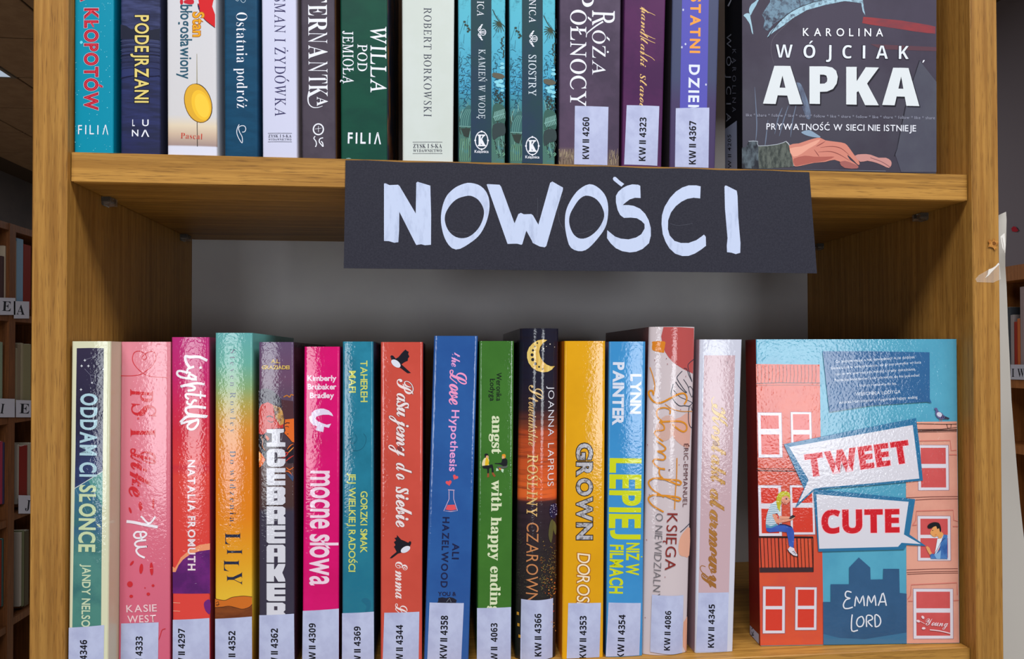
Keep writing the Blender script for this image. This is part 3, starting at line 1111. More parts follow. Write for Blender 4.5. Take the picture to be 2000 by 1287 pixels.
a.ell('picture', 389.5, 200.5, 23.5, 38.5, (40, 34, 26), rot=-16)
a.ell('picture', 386.5, 201.5, 26, 39, (120, 82, 30), rot=-16)
a.ell('picture', 386.8, 201.3, 25, 38, (222, 170, 50), rot=-16)
a.ell('picture', 392.5, 205, 17.5, 30, (240, 190, 52), rot=-16)
a.ell('picture', 394.5, 206, 13, 24, (246, 202, 66), rot=-16)
a.text('publisher_mark', 'Pascal', 'serif', 352.5, 270, 395, 272, 11, (196, 60, 44), off=-0.012)
fin(a)
# 4 petrol blue
a = book('petrol blue paperback with a thin white serif title and leaf mark', (437.3, 0), (502, 0), (503, 307), (438.5, 305), 0, (16, 70, 102), UY, top_z=.2165, gloss='silk', group=G_U, mot=(12, 62, 92), msc=(60, 60, 200))
a.down('title', 'Ostatnia podróż', 'serif', 461.5, 24, 211, 21, WHT, x2=462.5, off=-0.012, sp=0.11)
a.line('leaf_mark', [(467, 243), (463, 252), (463, 262), (468, 273), (473, 279), (473, 268), (468, 258), (466, 250), (470, 246), (477, 246), (480, 251), (478, 257), (473, 258)], 1.3, WHT, 5)
a.line('title_swirl', [(458, -2), (464, 2), (467, -3)], 1, (170, 190, 205), 4)
a.line('title_swirl', [(470, 0), (474, 5), (479, 2), (478, -6)], 1, (170, 190, 205), 4)
fin(a)
# 5 white, dark serif
a = book('plain lavender-white paperback with narrow dark serif capitals', (510.6, 0), (578.3, 0), (580.2, 309), (512.6, 307), 0, (204, 206, 230), UY, top_z=.2165, gloss='silk', group=G_U)
a.down('title', 'SMAN I ŻYDÓWKA', 'roman', 536, -7, 227, 21, (56, 52, 96), x2=537, sp=0.13)
zysk(a, 524, 569, 268.3, 274.2, 260, 276.8, 5.6, 3.8)
fin(a)
# 6 brown grey
a = book('dark brown-grey paperback with tall white ornamental serif capitals', (587.7, 0), (653.2, 0), (655.4, 311), (590, 309), 0, (76, 68, 80), UY, top_z=.2165, gloss='silk', group=G_U, mot=(70, 62, 74), msc=(80, 80, 80), side=(120, 84, 54))
for t, y0, y1 in (('T', -22, 5), ('E', 9, 30.5), ('R', 33, 62), ('N', 62, 85), ('A', 88, 115), ('N', 119, 142), ('T', 146, 163), ('K', 165, 190)):
    a.down('title', t, 'roman' if t in 'N' else 'serif', 601.5 + y0 * .008, y0, y1, 37, WHT, x2=601.5 + y1 * .008, off=-0.004)
a.down('title', 'A', 'serif', 619, 189, 207, 21, WHT)
a.line('title', [(604, 178), (601.5, 190), (603, 202), (610, 209), (620, 210), (630, 207)], 3, WHT, 5, w2=1)
a.line('publisher_mark', ell(621.8, 252.5, 9.8, 10.5, 0, 24), 2.6, WHT, closed=True)
a.line('publisher_mark', [(615, 252), (628, 250)], .8, WHT)
a.line('publisher_mark', [(622, 246), (622, 258)], .8, WHT)
a.line('publisher_mark', [(615.5, 266), (613, 270), (617, 276), (618, 282), (616, 287)], 2, WHT, 4)
a.line('publisher_mark', [(631, 269), (625, 271), (623.5, 277), (628, 283), (631, 286), (630, 279), (627, 276)], 2, WHT, 4)
fin(a)
# 7 green
a = book('dark green paperback with a three-line white title', (664.3, 0), (756.5, 0), (756.2, 313), (665.8, 311), 0, (16, 74, 58), UY, top_z=.2165, gloss='silk', group=G_U, mot=(14, 66, 54), msc=(30, 30, 60), side=M((40, 42, 66), 'silk', (176, 108, 40), (30, 30, 22), .52, .66))
a.down('title', 'WILLA', 'roman', 724, 52, 180, 30, WHT, sp=0.1, off=0.008)
a.down('title', 'POD', 'roman', 698.5, 86.5, 139, 18.5, WHT, sp=0.1, off=0.006)
a.down('title', 'JEMIOŁĄ', 'roman', 669, 60, 163, 20.5, WHT, sp=0.1, off=0.006, x2=670)
a.text('publisher_mark', 'FILI', 'sans', 679.5, 279.5, 723, 280.5, 20.5, WHT, sp=0.30, off=0.02)
a.text('publisher_mark', 'Λ', 'sans', 731, 280.8, 743.5, 281, 20.5, WHT, off=0.02)
a.line('curl', [(670, 312), (680, 309), (688, 311)], 1.2, (150, 190, 190), 4)
fin(a)
# 8 pale
a = book('pale grey-green paperback with one line of small dark serif capitals', (785, 0), (887.6, 0), (884.8, 318), (786.2, 314), 0, (206, 214, 210), UY, top_z=.2165, gloss='silk', group=G_U, mot=(202, 210, 204), msc=(20, 20, 20))
a.down('author', 'ROBERT BORKOWSKI', 'roman', 827.8, 15, 228, 14.8, (62, 66, 82), x2=827.8, sp=0.16)
zysk(a, 807, 863, 289, 296.8, 277.5, 299.8, 8, 5.2)
fin(a)
# 9, 10 the pair with a botanical picture
BLU = (92, 182, 204)


def botanic(x0, x1, top, bot, dx, dy, seed):
    a = book('turquoise illustrated paperback with %s' % ('the longer title, left one of the matching pair' if seed == 1 else 'the short title, right one of the matching pair'), (x0, 0), (x1, 0), (x1 - 1, 320), (x0 + 1, 318), 0, BLU, UY, top_z=.2165, gloss='silk', group=G_U,
             stops=[(-60, (90, 184, 200)), (60, (88, 178, 202)), (175, (70, 156, 192)), (200, (64, 134, 150)), (235, (74, 116, 108)), (320, (72, 112, 102))], mot=(58, 120, 140), msc=(190, 190, 190), mlo=.55, mhi=.75, side=(40, 78, 90))
    rn = random.Random(5)
    D, Gn, Lt, Br = (28, 62, 78), (78, 128, 108), (128, 176, 170), (58, 66, 58)
    L_, R_ = (x0 + 2, x0 + 25), (x0 + 67, x0 + 92)
    # band edges for the two side strips
    for (p, q) in (L_, R_):
        for k in range(70):
            y = rn.triangular(95 + dy * .3, 222 + dy * .3, 175)
            x = rn.uniform(p + 2, q - 2)
            s_ = rn.uniform(5, 13)
            an = rn.uniform(0, 6.28)
            pts = [(x, y)]
            for j in range(3):
                an += rn.uniform(-1.0, 1.0)
                pts.append((pts[-1][0] + s_ / 3 * math.cos(an), pts[-1][1] + s_ / 3 * math.sin(an)))
            pts = [(min(q, max(p, u)), v) for u, v in pts]
            a.line('botanical_print', pts, rn.choice((.7, .9, 1.1)), D if rn.random() < .7 else (34, 92, 130), 3)
        for k in range(10):
            y = rn.uniform(20, 120) + dy
            x = rn.uniform(p, q)
            a.line('botanical_print', [(x, y), (min(q, max(p, x + rn.uniform(-14, 14))), y + rn.uniform(4, 22))], .5, D)
        for k in range(16):
            y = rn.uniform(215, 312)
            x = rn.uniform(p + 2, q - 2)
            a.line('botanical_print', [(x, y), (min(q, max(p, x + rn.uniform(-4, 4))), y - 10), (min(q, max(p, x + rn.uniform(-6, 6))), y - 26)], rn.uniform(.7, 1.3), rn.choice((Lt, Br, Gn, Br)), 4)
    # big leaf, stump and fern as they are seen
    lx_, rx_ = x0, x0 + 67
    a.poly('botanical_print', [(lx_ + 3, 246 + dy), (lx_ + 5, 228 + dy), (lx_ + 12, 212 + dy), (lx_ + 24, 206 + dy), (lx_ + 25, 240 + dy), (lx_ + 20, 246 + dy)], (60, 104, 104), 3)
    for k in range(4):
        a.line('botanical_print', [(lx_ + 6 + k * 4, 245 + dy), (lx_ + 8 + k * 4, 228 + dy), (lx_ + 16 + k * 3, 213 + dy)], .7, (118, 170, 160), 4)
    a.line('botanical_print', [(lx_ + 2, 246 + dy), (lx_ + 26, 247 + dy)], 1.3, Lt)
    a.poly('botanical_print', [(lx_ + 5, 250 + dy), (lx_ + 24, 250 + dy), (lx_ + 20, 268 + dy), (lx_ + 11, 265 + dy)], (50, 60, 56))
    for k in range(6):
        a.line('botanical_print', [(lx_ + 4 + k * 4, 314), (lx_ + 3 + k * 4.2, 296), (lx_ + 6 + k * 3.6, 270 + dy)], 1.0, (112, 156, 124), 4)
    # seed heads and thistle on top
    for (bx, by) in ((12, 42), (14, 48), (18, 50), (20, 55), (22, 58), (19, 61)):
        a.ell('botanical_print', lx_ + bx, by + dy, 2.4, 2.0, (54, 70, 62), n=8)
    a.line('botanical_print', [(rx_, 18 + dy), (rx_ + 8, 34 + dy), (rx_ + 16, 44 + dy), (rx_ + 25, 52 + dy)], 1.4, (50, 62, 58), 4)
    for k in range(8):
        t = math.radians(60 + k * 22)
        a.line('botanical_print', [(rx_ + 15, 44 + dy), (rx_ + 15 + 15 * math.cos(t), 48 + dy + 15 * math.sin(t))], 2.4, (60, 70, 54), w2=.8)
    for k in range(16):
        a.ell('botanical_print', rx_ + 20 + rn.uniform(-3, 3), 72 + dy + k * 2.6, 1.6, 1.3, (60, 68, 54), n=6)
    a.poly('botanical_print', [(rx_ + 1, 142 + dy), (rx_ + 18, 144 + dy), (rx_ + 24, 150 + dy), (rx_ + 14, 154 + dy), (rx_ + 1, 150 + dy)], (96, 92, 80), 3)
    for (bx, by, r) in ((8, 160, 6), (16, 158, 7), (12, 166, 7), (20, 168, 6), (22, 132, 6), (20, 124, 5), (24, 176, 5)):
        a.ell('botanical_print', rx_ + min(bx, 19), by + dy, r * .8, r * .55, (132, 206, 224), n=12)
    for k in range(26):
        a.ell('botanical_print', rx_ + rn.uniform(5, 23), rn.uniform(176, 204) + dy, 1.7, 1.7, (46, 56, 56), n=7)
    a.poly('botanical_print', [(rx_ + 1, 208 + dy), (rx_ + 10, 202 + dy), (rx_ + 24, 210 + dy), (rx_ + 24, 240 + dy), (rx_ + 10, 236 + dy), (rx_ + 1, 240 + dy)], (58, 96, 88), 3)
    for k in range(7):
        a.line('botanical_print', [(rx_ + 3 + k * 3, 228 + dy - k), (rx_ + 5 + k * 3, 218 + dy - k)], 1.4, Lt)
        a.line('botanical_print', [(rx_ + 3 + k * 3, 228 + dy - k), (rx_ + 6 + k * 3, 236 + dy - k)], 1.4, Lt)
    a.line('botanical_print', [(rx_ + 1, 229 + dy), (rx_ + 24, 221 + dy)], 1.2, Lt)
    a.poly('botanical_print', [(rx_ + 1, 244 + dy), (rx_ + 20, 240 + dy), (rx_ + 25, 248 + dy), (rx_ + 24, 262 + dy), (rx_ + 12, 266 + dy), (rx_ + 1, 272 + dy)], (52, 66, 68), 3)
    for k in range(12):
        x, y = rx_ + rn.uniform(3, 22), rn.uniform(270, 304)
        a.line('botanical_print', [(x, y), (x + 3, y + 3), (x + 1, y + 6)], 1.3, rn.choice(((44, 64, 62), (112, 166, 140))), 3)
    # dark band
    bx0, bx1 = (919.8, 959.8) if seed == 1 else (1019.6, 1060)
    a.poly('title_band', [(bx0, -60), (bx1, -60), (bx1, 320.5 + dy * .2), (bx0, 319 + dy * .2)], M((40, 60, 82), 'silk', (38, 66, 74), (20, 20, 20)))
    if seed == 1:
        a.down('author', 'ICA', 'roman', 932, 2, 31, 13, WHT, sp=.1)
        a.down('author', 'N', 'roman', 932, -14, 0, 13, WHT, sp=.1)
        a.down('title', 'KAMIEŃ W WODĘ', 'roman', 935, 96, 232, 12.8, (206, 216, 226), sp=.12, x2=934.5)
    else:
        a.down('author', 'NICA', 'roman', 1033.5, -1, 44, 13, WHT, sp=.1)
        a.down('title', 'SIOSTRY', 'roman', 1032.6, 107, 187, 14.4, (206, 216, 226), sp=.12, off=.006)
    fx, fy = (940, 63) if seed == 1 else (1040.5, 75.5)
    a.line('flower_mark', ell(fx + 3.5, fy, 5.5, 6, 0, 16), 1.2, WHT, closed=True)
    for q in (-2.5, 0, 2.5):
        a.line('flower_mark', [(fx - 2, fy + q * .6), (fx + 9, fy + q)], .9, WHT)
    for sg in (-1, 1):
        a.line('flower_mark', [(fx - 2, fy), (fx - 6, fy + sg * 4), (fx - 4, fy + sg * 9), (fx, fy + sg * 13)], 1.2, WHT, 4)
        for t in (5, 9, 13):
            a.ell('flower_mark', fx - 5 + t * .45, fy + sg * (t + 1), 2.6, 1.4, WHT, rot=sg * 40, n=8)
    kx, ky = (940.6, 274.2) if seed == 1 else (1039.8, 285)
    a.line('publisher_mark', ell(kx, ky, 12.2, 17.2, 0, 30), 1.9, WHT, closed=True)
    for t in (0, 90, 180, 270):
        a.ell('publisher_mark', kx + 12.4 * math.cos(math.radians(t)), ky + 17.4 * math.sin(math.radians(t)), 2, 2, WHT, n=8)
    a.text('publisher_mark', 'K', 'serif', kx - 7, ky + 10.5, kx + 7.5, ky + 10.5, 21, WHT, off=.03)
    a.text('publisher_mark', 'Książnica', 'sans', kx - 13.5, ky + 24, kx + 13.5, ky + 24.3, 5.2, WHT, off=.02)
    fin(a)


botanic(895, 987.3, 0, 318, 0, 0, 1)
botanic(995, 1085, 0, 320, 0, 12, 2)
# 11 plum grey
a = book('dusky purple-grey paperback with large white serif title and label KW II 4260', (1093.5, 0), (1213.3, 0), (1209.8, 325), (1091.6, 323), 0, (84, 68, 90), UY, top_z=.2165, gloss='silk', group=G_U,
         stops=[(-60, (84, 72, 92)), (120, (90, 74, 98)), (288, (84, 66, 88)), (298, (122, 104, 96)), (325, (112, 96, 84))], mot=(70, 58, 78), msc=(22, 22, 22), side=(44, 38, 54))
rn = random.Random(9)
for k in range(80):
    x = rn.choice((rn.uniform(1093, 1120), rn.uniform(1190, 1208)))
    y = rn.uniform(300, 322)
    a.line('grass_picture', [(x, y), (x + rn.uniform(-2, 2), y - rn.uniform(6, 12))], rn.uniform(.4, .9), rn.choice(((150, 132, 112), (74, 62, 54), (176, 160, 130))))
a.down('title', 'R', 'roman', 1157, 20.5, 49, 43.5, WHT, off=.006)
a.line('title', [(1178, 42), (1165, 50), (1152, 60), (1146, 66), (1145, 73)], 3.4, WHT, 5, w2=1.2)
a.down('title', 'ÓŻA', 'roman', 1157, 59, 146, 25.5, WHT, sp=.1)
a.down('title', 'P', 'roman', 1115, -22, 13.5, 45, WHT)
a.down('title', 'ÓŁNOCY', 'roman', 1114.5, 19, 208, 30.5, WHT, x2=1114, sp=.08, off=.004)
spine_label(a, [(1123, 206.5), (1188.5, 208.5), (1186.3, 324), (1121.5, 323.5)], 'KW II 4260', 1150.3, 310.5, 229, 12.6, 1150.8)
fin(a)
# 12 aubergine
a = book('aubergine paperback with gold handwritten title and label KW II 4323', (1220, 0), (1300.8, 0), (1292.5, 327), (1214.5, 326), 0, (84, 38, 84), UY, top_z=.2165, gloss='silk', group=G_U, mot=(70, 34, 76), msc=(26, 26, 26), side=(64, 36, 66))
a.down('title', 'i handlarki starociami', 'script', 1253, -10, 262, 15.5, (226, 186, 120), x2=1248, sp=0.02, shear=.1, off=-.006, space=.5, clip=207)
a.line('title_stroke', [(1250, 16), (1262, 22), (1272, 26), (1280, 30)], 1.8, (226, 186, 120), 4, w2=.7)
for y in (62, 70):
    a.line('title_stroke', [(1250, y), (1262, y + 6), (1272, y + 11), (1280, y + 14)], 1.8, (226, 186, 120), 4, w2=.7)
a.line('title_stroke', [(1250, 100), (1262, 107), (1272, 112), (1279, 118)], 1.8, (226, 186, 120), 4, w2=.7)
spine_label(a, [(1224.3, 205), (1288, 207), (1284, 323.5), (1219.3, 321)], 'KW II 4323', 1260.5, 314.5, 229.5, 12.8, 1262.5)
fin(a)
# 13 violet band
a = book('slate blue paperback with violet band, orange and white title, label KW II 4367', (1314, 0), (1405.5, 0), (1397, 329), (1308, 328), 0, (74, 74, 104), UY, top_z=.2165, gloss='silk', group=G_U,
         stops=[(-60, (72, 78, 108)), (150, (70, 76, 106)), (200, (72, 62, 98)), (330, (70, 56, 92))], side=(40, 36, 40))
a.poly('title_band', [(1333.6, -60), (1385.6, -60), (1381, 212), (1328, 212)], (88, 86, 178))
a.down('title', 'STATNI', 'sans', 1349.8, -8, 102.5, 18.5, (236, 158, 70), x2=1348, off=.035, sp=.24)
a.down('title', 'DZIEŃ', 'sans', 1346.5, 127, 224, 19.5, (222, 228, 244), x2=1344.5, off=.03, sp=.24, clip=211)
for x, y in ((1334.5, 19), (1339, 86), (1332, 92), (1379, 165)):
    a.ell('drops', x, y, 1.7, 2.3, (196, 200, 226), n=10)
spine_label(a, [(1320.2, 211), (1385.6, 210), (1384, 328), (1318.5, 327)], 'KW II 4367', 1358.8, 321, 236.5, 13.2, 1359.6)
fin(a)


# 14 face-out book: a box with the spine on its left side, its front cover towards the camera
def face_book(label, PLf, TL, TR, BR, BL, floor, spw, col, gloss, top_z=None, side=None, group=None, stops=None, mot=None, msc=(20, 20, 20)):
    """TL..BL corners of the front cover on the plane PLf; spw = thickness (spine width) going back"""
    tl, tr, br, bl = [PLf.at(*p) for p in (TL, TR, BR, BL)]
    zt = top_z if top_z is not None else (tl.z + tr.z) / 2
    zb = floor + 0.0002

    def ext(a, b, z):
        k = (z - a.z) / (b.z - a.z)
        p = a.lerp(b, k)
        return Vector((p.x, p.y, z))
    Lb, Rb, Lt, Rt = ext(tl, bl, zb), ext(tr, br, zb), ext(tl, bl, zt), ext(tr, br, zt)
    back = Vector((-PLf.n.x, -PLf.n.y, 0)).normalized() * spw
    org = (Lb + Rb) / 2 + back / 2
    root = empty('book', org)
    tag(root, label, 'book', group)

    def prof(L, R):
        d = (R - L).normalized()
        r = 0.0008
        b = back.normalized()
        P = [R + back, L + back + d * r, L + back - b * r]
        P += [L + b * r, L + d * r * .3 + b * r * .3, L + d * r, R]
        return [tuple(p) for p in P]
    cm = M(col, gloss, mot, msc)
    if stops:
        cm = GRAD([(PLf.at((TL[0] + TR[0]) / 2, py).z - org.z, c) for py, c in stops], gloss, mot, msc)
    sm = M(side, gloss) if side else cm
    shell('cover', prof(Lb, Rb), prof(Lt, Rt), 0.0005, [cm, sm, WHITE_IN], root, org, [0, 1, 1, 1, 0, 0])
    v = []
    d = (Rb - Lb).normalized()
    b = back.normalized()
    for (L, R, dz) in ((Lb, Rb, .0006), (Lt, Rt, -.0006)):
        z = Vector((0, 0, dz))
        v += [L + d * .0015 + b * .0008 + z, R - d * .001 + b * .0008 + z, R - d * .001 + back - b * .0008 + z, L + d * .0015 + back - b * .0008 + z]
    link_mesh('page_block', v, [(3, 2, 1, 0), (4, 5, 6, 7), (0, 1, 5, 4), (1, 2, 6, 5), (2, 3, 7, 6), (3, 0, 4, 7)], PAPER, None, root, org)
    a = Art(PLf, gloss)
    a.zmin = zb + 0.0003
    s = Art(Plane(Lb, Vector((d.x, d.y, 0))), gloss, zmin=zb + 0.0003)
    a.root = s.root = root
    a.org = s.org = org
    return a, s


UY2 = 0.0056
a, s = face_book('dark grey thriller shown face-out with big white title APKA and typing hands', YP(UY2), (1449, 0), (1829, 0), (1828, 338), (1450, 330), 0, 0.0305, (72, 66, 80), 'silk', top_z=.2165, side=(18, 18, 24), group=G_U,
                 stops=[(-60, (68, 62, 78)), (100, (72, 66, 82)), (200, (74, 72, 84)), (335, (66, 64, 76))], mot=(60, 54, 68), msc=(14, 14, 14))
def C1(ox, oy, s):
    return lambda P: [(ox + x / s, oy + y / s) for x, y in P]


DN, DL = M((112, 140, 160), 'silk', (62, 62, 78), (300, 300, 300), .42, .62), M((160, 196, 214), 'silk', (86, 98, 116), (420, 420, 420), .45, .68)
RD = (150, 58, 62)
a.poly('cover_picture', [(1686, 33), (1700, 34), (1760, 40), (1815, 49), (1827, 52), (1827, 66), (1815, 65), (1790, 62), (1740, 54), (1700, 48), (1684, 45)], M(RD, 'silk', (112, 60, 70), (18, 18, 60)))
a.poly('cover_picture', [(1700, 86), (1829, 92), (1829, 100), (1720, 96)], (92, 62, 72))
a.poly('cover_picture', [(1470, -10), (1478, 0), (1468, 8), (1463, 18), (1464, 26), (1466, 30), (1470, 22), (1477, 10), (1482, 0), (1492, -10)], (150, 186, 204), 2)
a.poly('cover_picture', [(1452, 30), (1458, 26), (1464, 27), (1466, 36), (1469, 52), (1471, 67), (1468, 62), (1465, 48), (1460, 40), (1456, 34)], (158, 192, 208), 2)
a.poly('cover_picture', [(1505, -10), (1504, 4), (1488, 28), (1494, 40), (1490, 56), (1500, 60), (1510, 48), (1530, 34), (1560, 20), (1600, 4), (1610, -10)], DN)
a.poly('cover_picture', [(1498, 73), (1504, 62), (1518, 48), (1534, 32), (1552, 18), (1575, 8), (1600, 0), (1640, -9), (1684, -9), (1687, 14), (1690, 30), (1685, 22), (1682, 6), (1650, 2), (1610, 10), (1575, 20), (1548, 36), (1530, 50), (1512, 62)], DL)
a.line('cover_picture', [(1500, 74), (1516, 50), (1536, 30), (1560, 15), (1600, 1), (1640, -6)], 1.2, (28, 28, 38), 3)
a.line('cover_picture', [(1540, 44), (1512, 72), (1506, 92), (1508, 112), (1512, 124)], .5, (110, 104, 116), 4)
# sleeve folds, arms
FO = (104, 116, 138)
a.poly('cover_picture', [(1552, 164), (1562, 162), (1570, 176), (1580, 205), (1584, 228), (1576, 232), (1566, 208), (1556, 184)], M((112, 128, 152), 'silk', (80, 84, 104), (150, 150, 60)), 3)
for P in ([(1528, 210), (1520, 230), (1513, 262)], [(1540, 206), (1530, 236), (1522, 266)], [(1500, 234), (1496, 270), (1494, 286)], [(1474, 170), (1478, 240), (1476, 276)], [(1556, 200), (1548, 236), (1544, 268)]):
    a.line('cover_picture', P, 2.2, FO, 4, w2='lens')
a.poly('cover_picture', [(1565, 258), (1580, 254), (1592, 260), (1603, 268), (1590, 268), (1574, 264)], (136, 158, 180), 3)
a.poly('cover_picture', [(1449, 288), (1457, 287), (1462, 276), (1472, 274), (1480, 276), (1481, 284), (1482, 330), (1449, 329)], M((92, 104, 112), 'silk', (40, 42, 50), (160, 160, 90), .4, .6))
a.poly('cover_picture', [(1481, 285), (1500, 285), (1518, 282), (1535, 276), (1542, 284), (1548, 306), (1551, 324), (1545, 326), (1500, 329), (1482, 329)], M((96, 102, 96), 'silk', (58, 64, 62), (500, 500, 200), .4, .6))
a.line('cover_picture', [(1535, 276), (1542, 284), (1548, 306), (1551, 324)], 1.8, (176, 180, 186), 3)
a.line('cover_picture', [(1462, 276), (1480, 276), (1481, 285), (1518, 282), (1535, 276)], 1.2, (170, 178, 188), 2)
SK, SK2, SK3 = (206, 132, 116), (172, 96, 86), (228, 162, 142)
a.poly('cover_picture', [(1541, 284), (1560, 280), (1578, 274), (1592, 270), (1602, 269), (1612, 274), (1634, 277), (1650, 280), (1658, 288), (1668, 302), (1676, 312), (1679, 320), (1676, 322), (1668, 314), (1655, 302), (1660, 312), (1674, 322), (1670, 326), (1650, 320), (1630, 312), (1612, 316), (1590, 318), (1572, 322), (1556, 325), (1550, 322), (1547, 306)], SK, 2)
a.poly('cover_picture', [(1542, 290), (1565, 286), (1585, 278), (1602, 272), (1594, 282), (1580, 290), (1566, 300), (1550, 306)], SK3, 2)
a.poly('cover_picture', [(1550, 310), (1572, 304), (1590, 306), (1612, 306), (1630, 306), (1612, 314), (1585, 318), (1556, 324), (1551, 320)], SK2, 2)
for P in ([(1602, 288), (1625, 286), (1643, 290), (1660, 304)], [(1598, 297), (1622, 296), (1640, 302), (1660, 314)], [(1590, 292), (1596, 300), (1600, 306)], [(1612, 276), (1602, 282), (1594, 286)]):
    a.line('cover_picture', P, 1.6, (140, 74, 70), 4, w2='lens')
a.poly('cover_picture', [(1640, 318), (1650, 314), (1668, 320), (1676, 324), (1674, 329), (1650, 328)], (160, 96, 92), 2)
a.poly('cover_picture', [(1670, 304), (1684, 301), (1700, 302), (1716, 308), (1730, 308), (1740, 314), (1741, 322), (1736, 328), (1726, 324), (1712, 318), (1694, 314), (1680, 316)], (196, 140, 134), 2)
a.line('cover_picture', [(1700, 308), (1722, 316), (1738, 326)], 1.4, (132, 86, 92), 3)
a.poly('cover_picture', [(1796, 118), (1829, 160), (1829, 336), (1760, 336), (1748, 300), (1770, 210), (1784, 150)], M((84, 86, 98), 'silk', (76, 76, 90), (16, 16, 16)))
a.line('cover_picture', [(1796, 118), (1782, 160), (1768, 210), (1752, 290), (1747, 305)], 1.4, (34, 32, 42))
a.line('cover_picture', [(1449, 329), (1540, 331), (1730, 334)], 1.0, (120, 124, 136))
A_ = a.text
OUT = [(0.05, (36, 34, 46))]
A_('author', 'KAROLINA', 'sans', 1568.5, 70, 1724.5, 71, 15, WHT, sp=.5, off=.012, out=[(.04, (40, 36, 48))])
A_('author', 'WÓJCIAK', 'bold', 1514.8, 112.5, 1775, 115.5, 26, (224, 230, 240), sp=.6, off=-.008, out=[(.02, (34, 32, 44))])
qk = C1(1420, 0, 3.064)
for dx, dy, c in ((2.2, 2.6, (34, 32, 42)), (0, 0, (218, 224, 228))):
    for P in ([(215, 620), (283, 394), (340, 394), (333, 446), (291, 622)], [(322, 394), (379, 395), (452, 624), (373, 624), (331, 450)], [(312, 524), (364, 526), (372, 572), (296, 570)],
              [(493, 397), (556, 397), (556, 622), (493, 621)], [(540, 397), (592, 397), (630, 404), (653, 424), (663, 460), (656, 500), (634, 532), (598, 548), (540, 550), (540, 502), (584, 500), (598, 488), (600, 470), (594, 452), (580, 447), (540, 446)],
              [(713, 400), (776, 400), (776, 626), (713, 625)], [(776, 486), (830, 402), (909, 404), (838, 500), (908, 630), (826, 629), (786, 545), (776, 552)],
              [(928, 628), (994, 405), (1050, 406), (1043, 452), (1003, 630)], [(1032, 405), (1086, 407), (1151, 635), (1073, 633), (1041, 452)], [(1022, 530), (1074, 532), (1082, 579), (1006, 577)]):
        a.poly('title', [(x + dx, y + dy) for x, y in qk(P)], c)
A_('subtitle', 'like * share * follow * like * share * follow * like * share * follow * like * share * follow * like * share', 'sans', 1457, 227.3, 1826, 233, 5.6, (150, 152, 170), sp=.12)
A_('subtitle', 'PRYWATNOŚĆ W SIECI NIE ISTNIEJE', 'sans', 1497, 253, 1789, 256.6, 12, (226, 228, 238), off=.01, sp=.14)
A_('author', "'", 'sans', 1796, 132, 1799, 132, 14, WHT, shear=.3)
fin(a)
WS = (120, 122, 136)
s.down('spine_author', 'WÓJCIA', 'sans', 1419, 66, 238, 9, WS, x2=1418.4, sp=.65)
s.down('spine_author', 'KAROLINA', 'sans', 1430.5, 96, 219, 7, (82, 84, 98), x2=1430.2, sp=.5)
s.line('spine_author', [(1422, 12), (1427, 2), (1430, -6)], 3, (170, 172, 186), w2=1)
s.poly('spine_label', [(1416, 252), (1439, 235.5), (1439.8, 330.4), (1416.2, 329)], M((120, 126, 150), 'matte'))
s.text('spine_label/call_number', 'W II 4205', 'sans', 1428.5, 328.5, 1427.6, 263, 6.4, M(INK, 'matte'), off=0.012, sp=.16)
fin(s)
# ------------------------------------------------------------------ lower row of books
LY = 0.017
FL = -HSH
G_L = 'new books on the lower shelf'


# 1 cream with dark panel
a = book('cream-edged paperback with navy-to-green panel and stars, first on lower shelf, label ends 4346', (139.3, 665), (215.5, 668), (209.7, 1287), (132.5, 1287), FL, (216, 216, 184), .0025, group=G_L, side=(196, 186, 160))
q = C1(120, 630, 3.9)
PC = [(149.5, 680), (202.5, 680), (199.5, 960), (197, 1230), (140.5, 1232), (145.5, 960)]
a.poly('title_panel', [(149.5, 680), (176, 679.5), (202.5, 680), (201, 820), (200, 921), (145.5, 953), (147, 880), (148, 780)], GRAD([(-.0, (52, 100, 132)), (.105, (52, 74, 124)), (.15, (48, 54, 92)), (.17, (46, 42, 68)), (.22, (52, 44, 70))], 'film', (36, 34, 58), (50, 50, 50)))
a.poly('title_panel', [(200, 921), (199, 1000), (198, 1100), (197, 1230), (140.5, 1232), (143, 1080), (145.5, 955)], GRAD([(0, (70, 128, 118)), (.05, (76, 134, 124)), (.085, (78, 134, 128)), (.1, (52, 96, 128)), (.12, (54, 104, 132))], 'film', (58, 112, 112), (60, 60, 60)))
a.poly('title_panel', [(200, 921), (199.6, 990), (188, 966), (172, 938)], (84, 146, 140))
a.line('title_panel', [(145.3, 954), (200, 921)], 1.4, (206, 218, 214))
a.line('title_panel', [(146, 952), (170, 1002)], .8, (110, 150, 168))
for (x, y) in ((178, 287), (153, 330), (205, 330), (148, 510)):
    x, y = 120 + x / 3.9, 630 + y / 3.9
    a.poly('stars', [(x, y - 3), (x + .8, y - .8), (x + 3, y), (x + .8, y + .8), (x, y + 3), (x - .8, y + .8), (x - 3, y), (x - .8, y - .8)], (230, 234, 240))
a.ell('stars', 179.7, 747.5, 1.8, 1.8, (226, 230, 236), n=8)
a.ell('stars', 201.5, 721, 1.5, 1.5, (226, 230, 236), n=8)
for P in ([(165, 703), (186, 696), (202, 721)], [(165, 720), (176, 732), (179, 747), (202, 757)], [(176, 732), (202, 738)], [(186, 696), (194, 690)]):
    a.line('stars', P, .5, (140, 140, 164))
a.down('title', 'ODDAM CI', 'sans', 158.3, 769, 930, 31, (172, 206, 218), x2=156, off=.03, sp=.18)
a.down('title', 'SŁOŃCE', 'sans', 156, 948, 1077, 30.5, (198, 214, 170), x2=154, off=.03, sp=.15)
a.down('author', 'JANDY NELSON', 'sans', 161, 1102, 1238, 16, (198, 214, 180), x2=159, off=.02, sp=.12)
